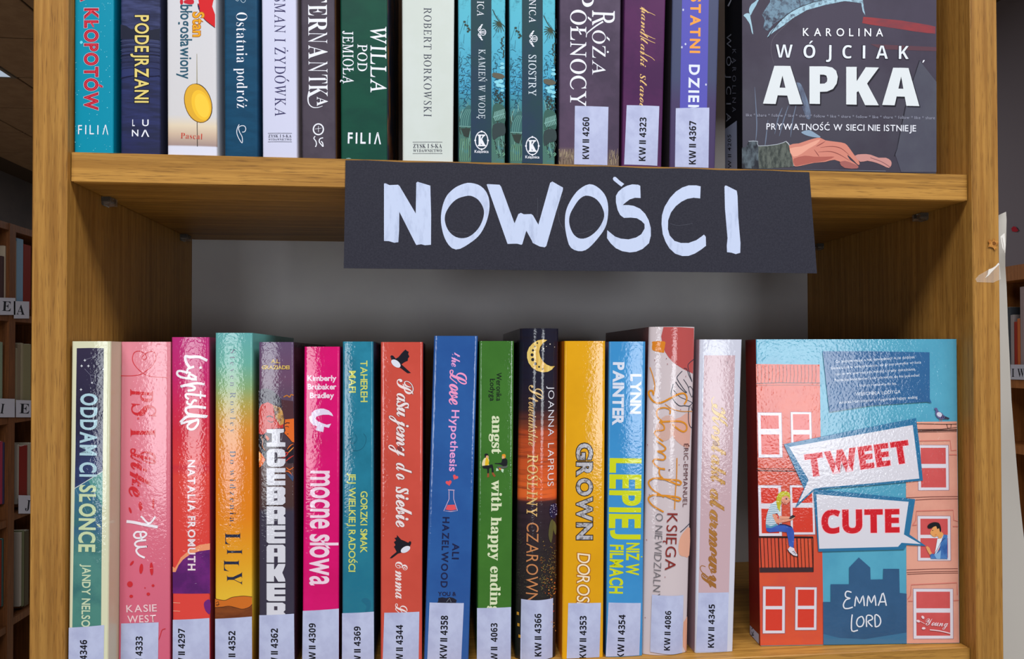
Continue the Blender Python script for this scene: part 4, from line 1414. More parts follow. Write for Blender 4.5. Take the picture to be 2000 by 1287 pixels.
spine_label(a, [(133.5, 1226.5), (203, 1221), (201.5, 1332), (132.6, 1333)], 'KW II 4346', 169.3, 1334, 1250, 13.6, 170)
fin(a)
# 2 pink
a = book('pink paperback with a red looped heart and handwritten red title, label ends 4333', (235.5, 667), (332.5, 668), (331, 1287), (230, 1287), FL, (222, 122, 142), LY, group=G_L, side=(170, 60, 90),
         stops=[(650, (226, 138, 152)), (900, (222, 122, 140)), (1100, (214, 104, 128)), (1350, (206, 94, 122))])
RE = (204, 42, 52)
a.line('heart', q([(450, 405), (520, 406), (580, 400), (620, 385), (690, 330), (720, 270), (705, 225), (660, 225), (625, 250), (615, 270), (630, 285), (648, 265), (630, 235), (590, 217), (552, 232), (540, 280), (562, 330), (620, 385), (690, 412), (812, 418)]), 1.5, RE, 5)
T = dict(off=.01, sp=.04)
a.down('title', 'P', 'serif', 254, 760, 783, 45, RE, shear=.12)
a.ell('title', 262, 791, 2.2, 2.2, RE, n=8)
a.down('title', 'S', 'serif', 257, 788, 811, 47, RE, shear=.12)
a.ell('title', 270, 817.5, 2.4, 2.4, RE, n=8)
a.down('title', 'I', 'serif', 254, 836, 854.5, 50, RE, off=-.01)
a.down('title', 'L', 'script', 255, 876, 906, 50, RE, **T)
a.down('title', 'ike', 'script', 256, 903, 969, 44, RE, x2=251, **T)
q2 = C1(120, 950, 3.82)


def blob(part, cx, cy, rx, ry, rot, col, f=q2, s=3.82):
    (x, y), = f([(cx, cy)])
    a.ell(part, x, y, rx / s, ry / s, col, rot, 16)


for b_ in ((512, 178, 9, 24, -20), (590, 148, 14, 34, -8), (685, 128, 8, 42, 2), (525, 573, 9, 22, 38), (595, 614, 14, 38, 6), (672, 615, 13, 48, -3), (510, 730, 22, 22, 0), (683, 740, 11, 10, 0), (520, 820, 14, 12, 0), (648, 803, 13, 12, 0), (623, 757, 5, 5, 0)):
    blob('dashes', *b_, RE)
YW = (238, 230, 238)
a.line('title', q2([(592, 222), (612, 240), (640, 270), (668, 268), (700, 225)]), 3.6, YW, 5)
a.line('title', q2([(484, 262), (540, 268), (620, 285), (718, 303)]), 5.6, YW, 5)
a.line('title', q2([(598, 342), (560, 340), (540, 365), (560, 385), (610, 380), (634, 355), (610, 338), (590, 350), (600, 400)]), 3.8, YW, 5)
a.line('title', q2([(632, 400), (570, 408), (548, 430), (570, 450), (640, 448), (580, 455), (558, 480), (580, 512), (622, 532)]), 3.8, YW, 5)
a.text('author', 'KASIE', 'sans', 247, 1196, 306, 1194, 13.6, (236, 200, 206), off=.012, sp=.14)
a.text('author', 'WEST', 'sans', 249, 1216.5, 304.5, 1214.5, 13.6, (236, 200, 206), off=.012, sp=.14)
a.line('squiggle', q2([(775, 1062), (750, 1072), (740, 1100), (728, 1135), (712, 1160)]), 1.4, RE, 4)
spine_label(a, [(236, 1218), (309.5, 1215.5), (308, 1333), (234.5, 1333)], 'KW II 4333', 277.6, 1326, 1243, 13.4, 278.6)
fin(a)
# 3 magenta to red
a = book('magenta-to-red paperback with white brush title and purple hair picture, label ends 4297', (334.4, 659), (408, 658), (409.3, 1287), (336.8, 1287), FL, (200, 50, 90), LY, group=G_L, side=(120, 20, 60),
         stops=[(650, (186, 44, 120)), (740, (196, 36, 104)), (790, (206, 40, 84)), (840, (206, 44, 62)), (905, (218, 58, 58)), (912, (206, 50, 62)), (930, (220, 66, 58)), (1350, (222, 70, 62))])
a.poly('hair_picture', q2([(828, 600), (845, 610), (865, 580), (890, 530), (950, 480), (1030, 436), (1106, 426), (1106, 474), (1030, 482), (960, 505), (905, 548), (875, 600), (850, 645), (828, 665)]), (236, 150, 108))
a.poly('hair_picture', q2([(828, 640), (850, 640), (872, 590), (905, 548), (960, 508), (1030, 484), (1106, 474), (1107, 800), (829, 800)]), M((110, 34, 118), 'film', (86, 28, 100), (60, 60, 60)))
a.poly('hair_picture', q2([(1107, 850), (1070, 858), (1062, 890), (1078, 935), (1107, 950)]), (110, 34, 118), 3)
for y, x1 in ((868, 885), (930, 885)):
    a.line('hair_picture', q2([(832, y), (x1, y + 2)]), 1.0, (240, 170, 140))
a.line('title', q([(1108, 290), (1050, 262), (980, 262), (945, 258), (950, 300), (978, 345)]), 5.4, YW, 5)
a.line('title', q([(1010, 335), (965, 352), (960, 375), (985, 385)]), 4.4, YW, 4)
a.ell('title', 391.5, 718, 2.6, 2.6, YW)
a.line('title', q([(1030, 420), (985, 395), (968, 410), (990, 430), (1032, 432), (930, 420), (885, 400), (885, 372), (920, 370), (960, 385)]), 4.4, YW, 5)
a.line('title', q([(1090, 470), (1030, 462), (950, 475), (905, 488), (960, 478), (1010, 490), (1010, 510), (960, 520)]), 4.6, YW, 5)
a.line('title', q([(1098, 560), (1020, 550), (955, 545), (948, 565), (970, 585)]), 4.4, YW, 5)
a.line('title', q([(1060, 520), (1058, 580)]), 3, YW)
a.line('title', q([(1030, 600), (1015, 590), (998, 605), (985, 625), (958, 612), (960, 595)]), 4.2, YW, 5)
a.line('title', q([(1100, 650), (1020, 640), (955, 650), (950, 680), (985, 700), (1110, 716), (1000, 712), (950, 720), (905, 760)]), 5.2, YW, 5)
a.line('title', q([(1040, 735), (1040, 770), (1010, 808), (975, 812), (960, 790), (980, 765), (1040, 735)]), 4.4, YW, 5)
a.line('title', q([(1030, 745), (960, 755), (908, 772)]), 4.4, YW, 4)
a.down('author', 'NATALIA FROMUTH', 'sans', 367, 899, 1113.5, 13.8, (236, 216, 222), x2=367.3, off=.03, sp=.2)
spine_label(a, [(337, 1211), (408.5, 1207.5), (409, 1333), (336.5, 1333)], 'KW II 4297', 361, 1312, 1228, 13.2)
fin(a)
# 4 teal to orange
a = book('paperback shading from teal to orange and yellow, big letters LILY low on spine', (420, 650), (493, 650), (492, 1287), (419.7, 1287), FL, (220, 140, 50), LY, group=G_L,
         stops=[(645, (96, 168, 170)), (710, (104, 172, 156)), (755, (132, 168, 116)), (790, (176, 160, 78)), (840, (214, 140, 48)), (900, (222, 124, 26)), (1010, (226, 130, 20)), (1100, (226, 160, 34)), (1165, (230, 184, 52)), (1330, (150, 84, 34))])
q3, q4 = C1(400, 630, 3.9), C1(400, 950, 3.82)
DT = (42, 58, 84)
a.down('author', 'Steven Rowley', 'serif', 449.2, 682, 845, 11, DT, sp=.34, off=-.012)
a.down('title', 'Do widzenia,', 'serif', 448.8, 880, 1027, 11.5, DT, sp=.3, off=-.012)
for t, y0, y1, x in (('L', 1040, 1064, 439.5), ('I', 1072.5, 1083, 443), ('L', 1093, 1116, 437), ('Y', 1117, 1142, 443)):
    a.down('title', t, 'serif', x, y0, y1, 30, (34, 40, 66), off=-.008)
a.poly('hills_picture', q4([(75, 840), (150, 850), (200, 828), (240, 822), (290, 818), (350, 824), (352, 1000), (75, 1000)]), (204, 108, 34))
a.poly('hills_picture', q4([(75, 905), (180, 895), (235, 905), (280, 915), (330, 905), (352, 885), (353, 1000), (75, 1000)]), M((132, 68, 28), 'film', (104, 50, 22), (30, 30, 90)))
for P in ([(75, 838), (100, 845), (150, 850), (200, 828), (240, 822), (290, 818), (352, 826)], [(75, 905), (130, 900), (180, 893), (235, 905), (280, 916), (330, 902), (352, 880)], [(80, 872), (100, 862), (98, 890), (82, 885), (110, 880)]):
    a.line('hills_picture', q4(P), 1.0, (60, 30, 20), 4)
spine_label(a, [(419.8, 1209), (491.6, 1204.5), (492, 1333), (419.7, 1333)], 'KW II 4352', 459.6, 1316, 1232.5, 13.2)
fin(a)
# 5 dark comic cover
a = book('dark comic-style paperback with very heavy white block capitals, label ends 4362', (505, 668), (573.2, 668), (575, 1287), (505.4, 1287), FL, (66, 54, 74), LY, group=G_L, side=(54, 36, 44),
         stops=[(660, (98, 78, 110)), (740, (106, 72, 100)), (775, (92, 70, 94)), (800, (70, 60, 76)), (905, (74, 56, 62)), (915, (84, 54, 50)), (990, (72, 50, 50)), (1000, (58, 52, 70)), (1350, (54, 50, 68))])
q5 = C1(500, 800, 6.13)
OR, RD2, BKC = (224, 106, 40), (196, 52, 46), (38, 30, 40)
a.poly('cover_picture', q3([(410, 520), (430, 508), (470, 500), (520, 520), (560, 560), (640, 640), (675, 620), (676, 760), (600, 760), (520, 720), (440, 700), (412, 690)]), (60, 52, 66))
a.poly('cover_picture', q5([(33, 0), (60, -60), (140, -90), (220, -50), (290, 40), (330, 150), (325, 220), (240, 226), (160, 250), (110, 290), (60, 300), (33, 285)]), RD2)
a.poly('cover_picture', q5([(200, -60), (300, -20), (340, 80), (330, 170), (290, 190), (230, 100)]), M((200, 150, 80), 'film', (90, 60, 50), (240, 240, 240)))
a.poly('cover_picture', q5([(300, -120), (445, -100), (450, 115), (340, 125), (320, 40)]), (78, 46, 54))
a.line('cover_picture', q5([(330, -150), (370, -170), (400, -150), (420, -180), (447, -170)]), 2, (196, 120, 40), 4)
a.poly('cover_picture', q5([(345, 118), (452, 108), (455, 395), (425, 385), (395, 345), (375, 320), (352, 305), (338, 280), (350, 250), (338, 200)]), OR)
a.line('cover_picture', q5([(345, 122), (338, 200), (350, 250), (336, 282), (372, 320), (395, 345), (428, 390)]), 1.0, BKC)
a.line('cover_picture', q5([(345, 172), (370, 158), (402, 162)]), 1.8, BKC, 3)
a.line('cover_picture', q5([(345, 205), (375, 200), (392, 212)]), 1.2, BKC, 3)
a.line('cover_picture', q5([(370, 292), (388, 290)]), 1.2, BKC)
a.line('cover_picture', q5([(125, 90), (165, 75), (205, 95)]), 2.2, BKC, 3)
a.line('cover_picture', q5([(140, 130), (180, 150), (210, 140)]), 1.4, BKC, 3)
a.line('cover_picture', q5([(200, 226), (170, 240), (130, 268), (92, 300)]), 1.2, BKC, 3)
a.poly('cover_picture', q5([(33, 300), (70, 310), (110, 300), (160, 350), (140, 380), (110, 400), (120, 480), (125, 560), (100, 580), (70, 520), (33, 440)]), BKC)
a.line('cover_picture', q5([(60, 320), (80, 380), (75, 440), (110, 490)]), 1.2, (206, 120, 70), 4)
a.poly('cover_picture', q5([(110, 300), (140, 320), (160, 350), (140, 375), (115, 340)]), (206, 92, 50))
a.poly('cover_picture', q5([(33, 500), (75, 540), (112, 600), (70, 670), (36, 695)]), OR)
a.poly('cover_picture', q5([(33, 500), (55, 520), (60, 580), (33, 640)]), (238, 150, 50))
a.poly('cover_picture', q5([(355, 480), (400, 420), (445, 385), (452, 640), (380, 640), (350, 560)]), BKC)
for P, c in (([(370, 480), (410, 430), (448, 410)], OR), ([(380, 520), (420, 480), (450, 450)], (230, 140, 60)), ([(290, 580), (340, 520), (380, 520), (350, 560), (300, 590)], RD2), ([(355, 620), (400, 580), (450, 550)], RD2), ([(360, 690), (400, 720), (450, 690)], OR), ([(350, 740), (390, 740), (440, 800)], OR)):
    a.line('cover_picture', q5(P), 2.2, c, 4, w2='lens')
for k in range(4):
    a.line('cover_picture', q5([(360 + k * 20, 760), (400 + k * 14, 800), (440, 860)]), 2, (62, 78, 112), 3, w2='lens')
a.text('author', 'A.L.', 'sans', 530, 708.5, 547, 709, 7, (206, 172, 92), off=.03)
a.text('author', 'GRAZIADEI', 'sans', 511.5, 720.8, 565, 721, 7, (206, 172, 92), off=.03, sp=.06)
WB = (214, 214, 224)
X0, X1 = 520.6, 557.2


def block(ch, y0, y1):
    """heavy upright block capital, the letters stacked down the spine; u to the right, v downwards"""
    def P(pts, col=WB):
        a.poly('title', [(X0 + u * (X1 - X0), y0 + v * (y1 - y0)) for u, v in pts], col)
    D_ = (62, 54, 70)
    if ch == 'I':
        P([(0, .02), (.92, 0), (.92, .2), (.72, .24), (.72, .74), (1, .76), (1, 1), (0, 1), (0, .78), (.28, .74), (.28, .26), (0, .22)])
    if ch == 'C':
        P([(.12, .04), (.3, 0), (.78, 0), (.95, .08), (1, .25), (1, .44), (.6, .46), (.56, .2), (.44, .2), (.42, .3), (.42, .7), (.46, .8), (.56, .78), (.6, .54), (1, .56), (1, .78), (.9, .95), (.75, 1), (.25, 1), (.08, .94), (0, .78), (0, .2)])
        P([(.43, .22), (.57, .22), (.57, .76), (.43, .76)], D_)
    if ch == 'E':
        P([(0, 0), (1, 0), (1, .25), (.42, .25), (.42, .36), (1, .36), (1, .62), (.42, .62), (.42, .73), (1, .73), (1, 1), (.12, 1), (0, .92)])
    if ch == 'B':
        P([(0, 0), (.85, 0), (1, .1), (1, .4), (.93, .5), (1, .6), (1, .88), (.85, 1), (0, 1)])
        P([(.4, .22), (.58, .22), (.58, .36), (.4, .36)], D_)
        P([(.4, .64), (.58, .64), (.58, .78), (.4, .78)], D_)
    if ch == 'R':
        P([(0, 0), (.85, 0), (1, .1), (1, .42), (.9, .52), (1, .62), (1, 1), (.6, 1), (.6, .70), (.4, .70), (.4, 1), (0, 1)])
        P([(.4, .2), (.58, .2), (.58, .42), (.4, .42)], D_)
    if ch == 'A':
        P([(0, .12), (.1, 0), (.88, 0), (1, .12), (1, 1), (.6, 1), (.6, .66), (.4, .66), (.4, 1), (0, 1)])
        P([(.4, .2), (.58, .2), (.58, .44), (.4, .44)], D_)
    if ch == 'K':
        P([(0, 0), (.4, 0), (.4, .3), (.44, .3), (.62, 0), (1, 0), (.98, .14), (.84, .5), (.98, .85), (1, 1), (.62, 1), (.44, .68), (.4, .68), (.4, 1), (0, 1)])


for ch, y0, y1 in (('I', 837.5, 872.5), ('C', 876.5, 911.5), ('E', 914, 947.8), ('B', 950.5, 986), ('R', 989, 1024), ('E', 1026.3, 1061.3), ('A', 1064, 1098.7), ('K', 1101.3, 1136), ('E', 1139, 1174), ('R', 1177, 1212)):
    block(ch, y0, y1)
spine_label(a, [(506, 1202), (574, 1199), (575, 1333), (505.5, 1333)], 'KW II 4362', 542.6, 1311, 1227.5, 13.4)
fin(a)
# 6 hot pink
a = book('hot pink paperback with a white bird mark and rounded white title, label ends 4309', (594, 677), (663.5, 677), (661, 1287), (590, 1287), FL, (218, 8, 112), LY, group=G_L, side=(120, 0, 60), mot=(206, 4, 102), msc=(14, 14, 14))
a.text('author', 'Kimberly', 'sans', 601, 743.6, 656.4, 743.6, 10.2, (240, 214, 230), off=.03, sp=.08)
a.text('author', 'Brubaker', 'sans', 601, 760.2, 656.4, 760.2, 10.2, (240, 214, 230), off=.03, sp=.08)
a.text('author', 'Bradley', 'sans', 605.5, 777.2, 651.6, 777.2, 10.2, (240, 214, 230), off=.03, sp=.08)
a.poly('bird_mark', q3([(793, 716), (812, 708), (812, 688), (835, 668), (870, 656), (905, 655), (945, 670), (968, 692), (978, 714), (945, 702), (900, 702), (868, 710), (850, 716), (842, 734), (862, 752), (900, 768), (930, 778), (962, 770), (945, 802), (908, 793), (902, 834), (845, 820), (856, 790), (825, 780), (802, 755)]), (226, 212, 236))
a.down('title', 'mocne słowa', 'sans', 607.5, 920, 1142.5, 53, (238, 208, 226), x2=606, off=.018, sp=.07, space=.22)
spine_label(a, [(591, 1193.5), (661.6, 1189), (661.5, 1333), (589.8, 1333)], 'KW II 4309', 616.2, 1300, 1217.5, 13)
fin(a)
# 7 teal
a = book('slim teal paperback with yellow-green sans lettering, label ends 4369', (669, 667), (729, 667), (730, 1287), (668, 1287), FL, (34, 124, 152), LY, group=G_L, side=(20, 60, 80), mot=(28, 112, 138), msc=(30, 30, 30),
         stops=[(660, (40, 132, 160)), (900, (34, 124, 152)), (1180, (34, 118, 140)), (1350, (30, 108, 130))])
YG = (206, 212, 104)
a.down('author', 'TAHEREH', 'sans', 704, 704.5, 785, 13.2, YG, x2=704.5, off=.012, sp=.08)
a.down('author', 'MAFI', 'sans', 681.5, 724.5, 766.5, 13.2, YG, off=.012, sp=.08)
a.down('title', 'JEJ WIELKIEJ RADOŚCI', 'sans', 681.5, 924, 1116.5, 13, YG, x2=680.8, off=.012, sp=.08)
a.down('title', 'GORZKI SMAK', 'sans', 704.5, 959.5, 1079.5, 13, YG, x2=703.8, off=.012, sp=.08)
q6 = C1(660, 630, 3.9)
a.line('swirl', q6([(130, 850), (145, 880), (130, 915), (95, 915), (90, 890), (110, 880)]), .8, (24, 92, 118), 5)
a.line('swirl', q6([(195, 845), (215, 880), (200, 940), (160, 972), (110, 975)]), .8, (24, 92, 118), 5)
a.poly('swirl', [(706, 1172), (716, 1168), (724, 1176), (722, 1190), (712, 1196), (716, 1184)], (28, 104, 132), 3)
spine_label(a, [(668, 1198), (730, 1195), (730.4, 1333), (667.6, 1333)], 'KW II 4369', 704.4, 1307, 1223.5, 12.6, 704)
fin(a)
# 8 coral
a = book('coral red paperback with white script title and two small black birds, label ends 4344', (743.5, 668), (826, 668), (824.3, 1287), (743, 1287), FL, (206, 80, 66), LY, group=G_L, side=(120, 60, 90), mot=(198, 74, 60), msc=(16, 16, 16))
SW, SO = (238, 222, 222), (130, 60, 60)
a.down('title', 'Pasujemy', 'script', 775.5, 740, 891, 33, SW, x2=774, off=.004, sp=-.05, out=[(.022, SO)])
a.down('title', 'do', 'script', 774, 904, 937, 33, SW, x2=774, off=.004, sp=.02, out=[(.022, SO)])
a.down('title', 'siebie', 'script', 774, 951, 1029, 33, SW, x2=773.5, off=.012, sp=.02, out=[(.022, SO)])
a.down('author', 'Emma Lord', 'script', 772.5, 1097, 1238, 24, SW, x2=772, off=.004, sp=.03)
a.poly('bird', q6([(398, 256), (410, 248), (424, 255), (440, 275), (462, 262), (490, 228), (515, 204), (525, 215), (540, 222), (535, 240), (545, 258), (534, 272), (532, 290), (505, 302), (484, 318), (556, 383), (530, 386), (480, 348), (450, 330), (420, 305), (405, 275)]), (24, 22, 34))
a.ell('bird', 773.2, 710, 10.5, 6, (220, 222, 236), rot=38)
q7 = C1(660, 950, 3.82)
a.poly('bird', q7([(440, 362), (455, 378), (470, 396), (500, 408), (524, 420), (536, 408), (547, 414), (546, 428), (536, 450), (510, 470), (480, 492), (450, 500), (402, 536), (386, 536), (400, 520), (438, 488), (428, 468), (418, 450), (430, 438), (418, 415), (434, 402), (422, 385), (440, 380)]), (24, 22, 34))
a.ell('bird', 792, 1073, 10, 5.6, (220, 222, 236), rot=-28)
spine_label(a, [(750.5, 1197), (819, 1195), (817.5, 1333), (747, 1333)], 'KW II 4344', 786.8, 1303, 1220.5, 13.2)
fin(a)
# 9 blue, leaning
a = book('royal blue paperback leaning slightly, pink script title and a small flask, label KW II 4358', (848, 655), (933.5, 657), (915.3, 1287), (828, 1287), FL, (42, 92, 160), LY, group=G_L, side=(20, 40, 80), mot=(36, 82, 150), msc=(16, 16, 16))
PK = (232, 160, 212)
a.down('title', 'the', 'script', 882.5, 688, 716, 18, PK, x2=881.5, off=.004, sp=.02)
a.down('title', 'Love', 'script', 879, 722, 790, 34, (240, 152, 196), x2=877, off=.008, sp=0)
a.down('title', 'Hypothesis', 'sans', 882.5, 801, 920, 14.5, PK, x2=877.5, off=.016, sp=.1)


def heart(part, x, y, r, rot, col):
    P = []
    for k in range(20):
        t = 2 * math.pi * k / 20
        hx, hy = 16 * math.sin(t) ** 3, -(13 * math.cos(t) - 5 * math.cos(2 * t) - 2 * math.cos(3 * t) - math.cos(4 * t))
        hx, hy = hx * r / 16, hy * r / 16
        P.append((x + hx * math.cos(rot) - hy * math.sin(rot), y + hx * math.sin(rot) + hy * math.cos(rot)))
    a.poly(part, P, col)


heart('hearts', 889.3, 932, 5.5, .5, (226, 84, 92))
heart('hearts', 876.5, 943, 6, -.2, (226, 84, 92))
a.poly('flask', q7([(802, 172), (818, 138), (872, 136), (884, 172), (843, 180)]), (226, 84, 92))
a.line('flask', q7([(829, 32), (829, 95), (790, 182), (842, 188), (892, 180), (864, 95), (864, 32)]), 1.3, (206, 176, 206))
a.line('flask', q7([(822, 26), (870, 28)]), 1.6, (206, 176, 206))
ND = (26, 32, 72)
a.down('author', 'HAZELWOOD', 'sans', 865, 1010, 1147, 12.6, ND, x2=860.8, off=.024, sp=.2)
a.down('author', 'ALI', 'sans', 884, 1061.5, 1091.5, 12.8, ND, x2=883, off=.024, sp=.16)
a.text('publisher_mark', 'YOU &', 'sans', 856, 1163.5, 890.5, 1163.5, 7.2, ND, off=.03)
a.poly('publisher_mark', [(856, 1168), (864, 1166.5), (872, 1168), (878, 1166), (886, 1168), (892, 1172), (890, 1180), (852, 1180), (856, 1174)], (30, 30, 48))
a.line('publisher_mark', [(872, 1176), (878, 1168), (881, 1176)], .8, (130, 140, 160))
spine_label(a, [(839, 1177), (906, 1178), (900.5, 1300), (834, 1300)], 'KW II 4358', 872.3, 1286, 1202.6, 13.6, 875)
fin(a)
# 10 green
a = book('leaf green paperback with cream serif title and two tiny seated figures, label ends 4063', (936.5, 666), (1004, 666), (998.3, 1287), (932, 1287), FL, (62, 116, 42), LY, group=G_L, side=(50, 90, 50), mot=(56, 108, 38), msc=(16, 16, 16))
q8 = C1(920, 630, 3.9)
a.down('author', 'Weronika', 'sans', 969.5, 728, 783, 10, (18, 24, 24), off=.01, sp=.08)
a.down('author', 'Łodyga', 'sans', 957.2, 740, 783, 9.6, (18, 24, 24), off=.01, sp=.08)
CRM = (216, 224, 188)
a.down('title', 'angst', 'serif', 961.3, 812.5, 886, 19.5, CRM, x2=960.6, off=.012, sp=.05)
a.down('title', 'with happy ending', 'serif', 960.5, 938, 1198, 19.5, CRM, x2=957, off=.012, sp=.05)
BK2 = (26, 28, 32)
a.poly('figures', q8([(104, 1000), (126, 998), (132, 1012), (130, 1030), (112, 1034), (104, 1018)]), BK2, 2)
a.ell('figures', 951.7, 893, 2.9, 3.6, (214, 160, 118))
a.poly('figures', q8([(100, 1034), (128, 1030), (138, 1050), (134, 1078), (140, 1094), (92, 1100), (84, 1070)]), (226, 214, 170), 2)
a.poly('figures', q8([(114, 1032), (130, 1036), (136, 1078), (106, 1092)]), (226, 184, 40), 2)
a.poly('figures', q8([(88, 1092), (140, 1086), (162, 1080), (170, 1112), (172, 1142), (158, 1142), (156, 1108), (138, 1112), (136, 1148), (124, 1148), (122, 1114), (96, 1112)]), BK2, 2)
a.poly('figures', q8([(124, 1148), (138, 1148), (138, 1176), (122, 1180)]), (150, 80, 44))
a.poly('figures', q8([(158, 1142), (172, 1142), (188, 1170), (176, 1176), (162, 1158)]), (150, 80, 44))
a.poly('figures', q8([(236, 1006), (258, 1002), (264, 1018), (258, 1034), (240, 1034)]), (226, 150, 40), 2)
a.ell('figures', 982.5, 893.5, 2.4, 3, (224, 170, 130))
a.poly('figures', q8([(236, 1042), (260, 1034), (276, 1046), (276, 1080), (262, 1096), (240, 1090), (220, 1080), (184, 1076), (184, 1070), (230, 1068)]), BK2, 2)
a.poly('figures', q8([(262, 1094), (276, 1088), (274, 1104), (240, 1112), (204, 1110), (200, 1096), (236, 1094)]), (86, 92, 84), 2)
a.poly('figures', q8([(192, 1108), (204, 1112), (212, 1128), (190, 1132)]), (190, 220, 190))
a.poly('figures', q8([(226, 1112), (250, 1118), (244, 1144), (232, 1134)]), (190, 220, 190))
a.poly('figures', q8([(214, 1106), (232, 1112), (226, 1124), (212, 1118)]), (214, 120, 50))
spine_label(a, [(931.8, 1188), (998.3, 1186), (997.8, 1333), (931.5, 1333)], 'KW II  4063', 971.4, 1301, 1217, 12.6)
fin(a)
# 11 dark with gold moon
a = book('dark rounded paperback with golden crescent moon above orange sunset, label KW II 4366', (1017.5, 641), (1094, 641), (1088.5, 1287), (1008, 1287), FL, (30, 26, 42), LY, group=G_L, curve=0.006, side=(26, 22, 30), rad=.0016,
         stops=[(640, (24, 24, 42)), (740, (28, 26, 44)), (800, (44, 32, 42)), (832, (120, 58, 40)), (842, (176, 72, 38)), (920, (210, 88, 40)), (968, (228, 102, 44)), (974, (216, 92, 44)), (980, (66, 38, 42)), (990, (50, 34, 44)), (1090, (42, 36, 38)), (1180, (36, 34, 34)), (1350, (20, 20, 22))], mot=(30, 22, 30), msc=(30, 30, 420), mlo=.5, mhi=.8)
q9 = C1(1000, 640, 4.95)
GD = (214, 172, 82)
GLD = M(GD, 'film', (236, 208, 120), (300, 300, 30))
a.poly('moon', q9([(342, 120), (300, 112), (250, 122), (205, 148), (168, 190), (150, 240), (150, 290), (164, 340), (195, 385), (240, 416), (295, 432), (350, 426), (392, 404), (422, 372), (380, 374), (335, 356), (298, 324), (272, 280), (262, 232), (272, 185), (300, 148)]), GLD)
for (x, y, r) in ((245, 148, 1.6), (222, 182, 1.6), (204, 218, 2.2), (196, 262, 2.8), (202, 308, 3), (228, 348, 2.6), (262, 378, 1.8), (298, 398, 1.5)):
    a.ell('moon', 1000 + x / 4.95, 640 + y / 4.95, r, r * 1.1, (34, 34, 44), n=12)
for (x, y, r) in ((304, 204, 1.6), (334, 180, .8), (372, 158, 1.2), (420, 186, .8), (290, 196, .7)):
    a.ell('moon', 1000 + x / 4.95, 640 + y / 4.95, r, r, (220, 210, 190), n=8)
a.down('title', 'S', 'script', 1033.5, 752, 779, 28, (226, 190, 128), off=-.004)
a.down('title', 'łowiańskie', 'script', 1033, 776, 871, 20, (220, 180, 120), x2=1032.5, off=-.004, sp=.01)
a.down('author', 'JOANNA', 'sans', 1071.5, 754, 852.5, 12.6, (222, 222, 232), x2=1071, sp=.12, off=-.008)
a.down('author', 'LAPRUS', 'sans', 1071, 866, 950.5, 12.8, (232, 222, 222), x2=1070, sp=.14, off=-.004)
a.down('title', 'ROŚLINY', 'roman', 1031.5, 888, 1008.5, 19, (224, 180, 112), x2=1029.5, sp=.12, off=.012)
a.down('title', 'CZAROWN', 'sans', 1029.5, 1021, 1177, 22.5, (196, 130, 84), x2=1027.5, sp=.08, off=-.002)
rn = random.Random(4)
a.ell('plants_picture', 1083, 1000, 9, 15, (34, 30, 66))
for k in range(26):
    a.ell('plants_picture', 1083 + rn.uniform(-8, 8), 1000 + rn.uniform(-14, 12), .8, .8, (190, 186, 210), n=6)
a.poly('plants_picture', [(1076, 1020), (1082, 1018), (1083, 1032), (1078, 1062), (1072, 1046)], (92, 88, 50), 3)
a.poly('plants_picture', [(1083, 1020), (1089, 1030), (1088, 1048), (1083, 1038)], (104, 100, 56), 3)
for k in range(240):
    x, y = rn.uniform(1056, 1090), rn.triangular(1055, 1172, 1120)
    c = rn.choice(((120, 110, 60), (150, 130, 70), (90, 84, 60), (150, 110, 50), (80, 60, 40), (176, 90, 40)))
    a.line('plants_picture', [(x, y), (x + rn.uniform(-3, 3), y + rn.uniform(-3, 3))], rn.uniform(.5, 1.3), c)
for k in range(80):
    x, y = rn.uniform(1012, 1030), rn.uniform(1040, 1170)
    a.line('plants_picture', [(x, y), (x + rn.uniform(-3, 3), y + rn.uniform(-3, 3))], rn.uniform(.4, .9), (66, 64, 56))
for k in range(30):
    a.ell('plants_picture', rn.uniform(1072, 1088), rn.uniform(1130, 1240), rn.uniform(.8, 1.8), rn.uniform(.8, 1.8), rn.choice(((206, 96, 44), (170, 50, 40), (214, 140, 60))), n=7)
for (x, y) in ((1012, 1222), (1014, 1244), (1011, 1200)):
    a.rect('plants_picture', x, y, x + 4, y + 6, (190, 140, 50))
spine_label(a, [(1019, 1173), (1082, 1171.5), (1081, 1310), (1017.3, 1310)], 'KW II 4366', 1057.3, 1282, 1198.7, 12.8)
fin(a)
# 12 yellow
a = book('golden yellow paperback with outlined silver letters, label KW II 4353', (1103, 666), (1183, 666), (1178.5, 1287), (1098, 1287), FL, (226, 164, 14), LY, group=G_L, side=(196, 104, 10), mot=(218, 156, 10), msc=(12, 12, 12))
SV = M((186, 184, 190), 'film', (110, 106, 110), (420, 420, 420), .5, .62)
for ch, y0, y1 in (('G', 867.5, 896.5), ('R', 905.5, 928), ('O', 936, 966.5), ('W', 973, 1015.5), ('N', 1023, 1052)):
    a.down('title', ch, 'sans', 1127.5, y0, y1, 28.2, SV, off=.035, out=[(.075, (46, 34, 30))])
a.down('title', 'DOROSŁ', 'sans', 1128, 1080, 1188, 24.5, (244, 226, 196), x2=1126.5, off=.0, sp=.04, shear=.12, out=[(.045, (170, 104, 30))])
spine_label(a, [(1110, 1178), (1174, 1177.5), (1171, 1310), (1106.5, 1310)], 'KW II 4353', 1144.6, 1286, 1203, 12.8, 1145.4)
fin(a)
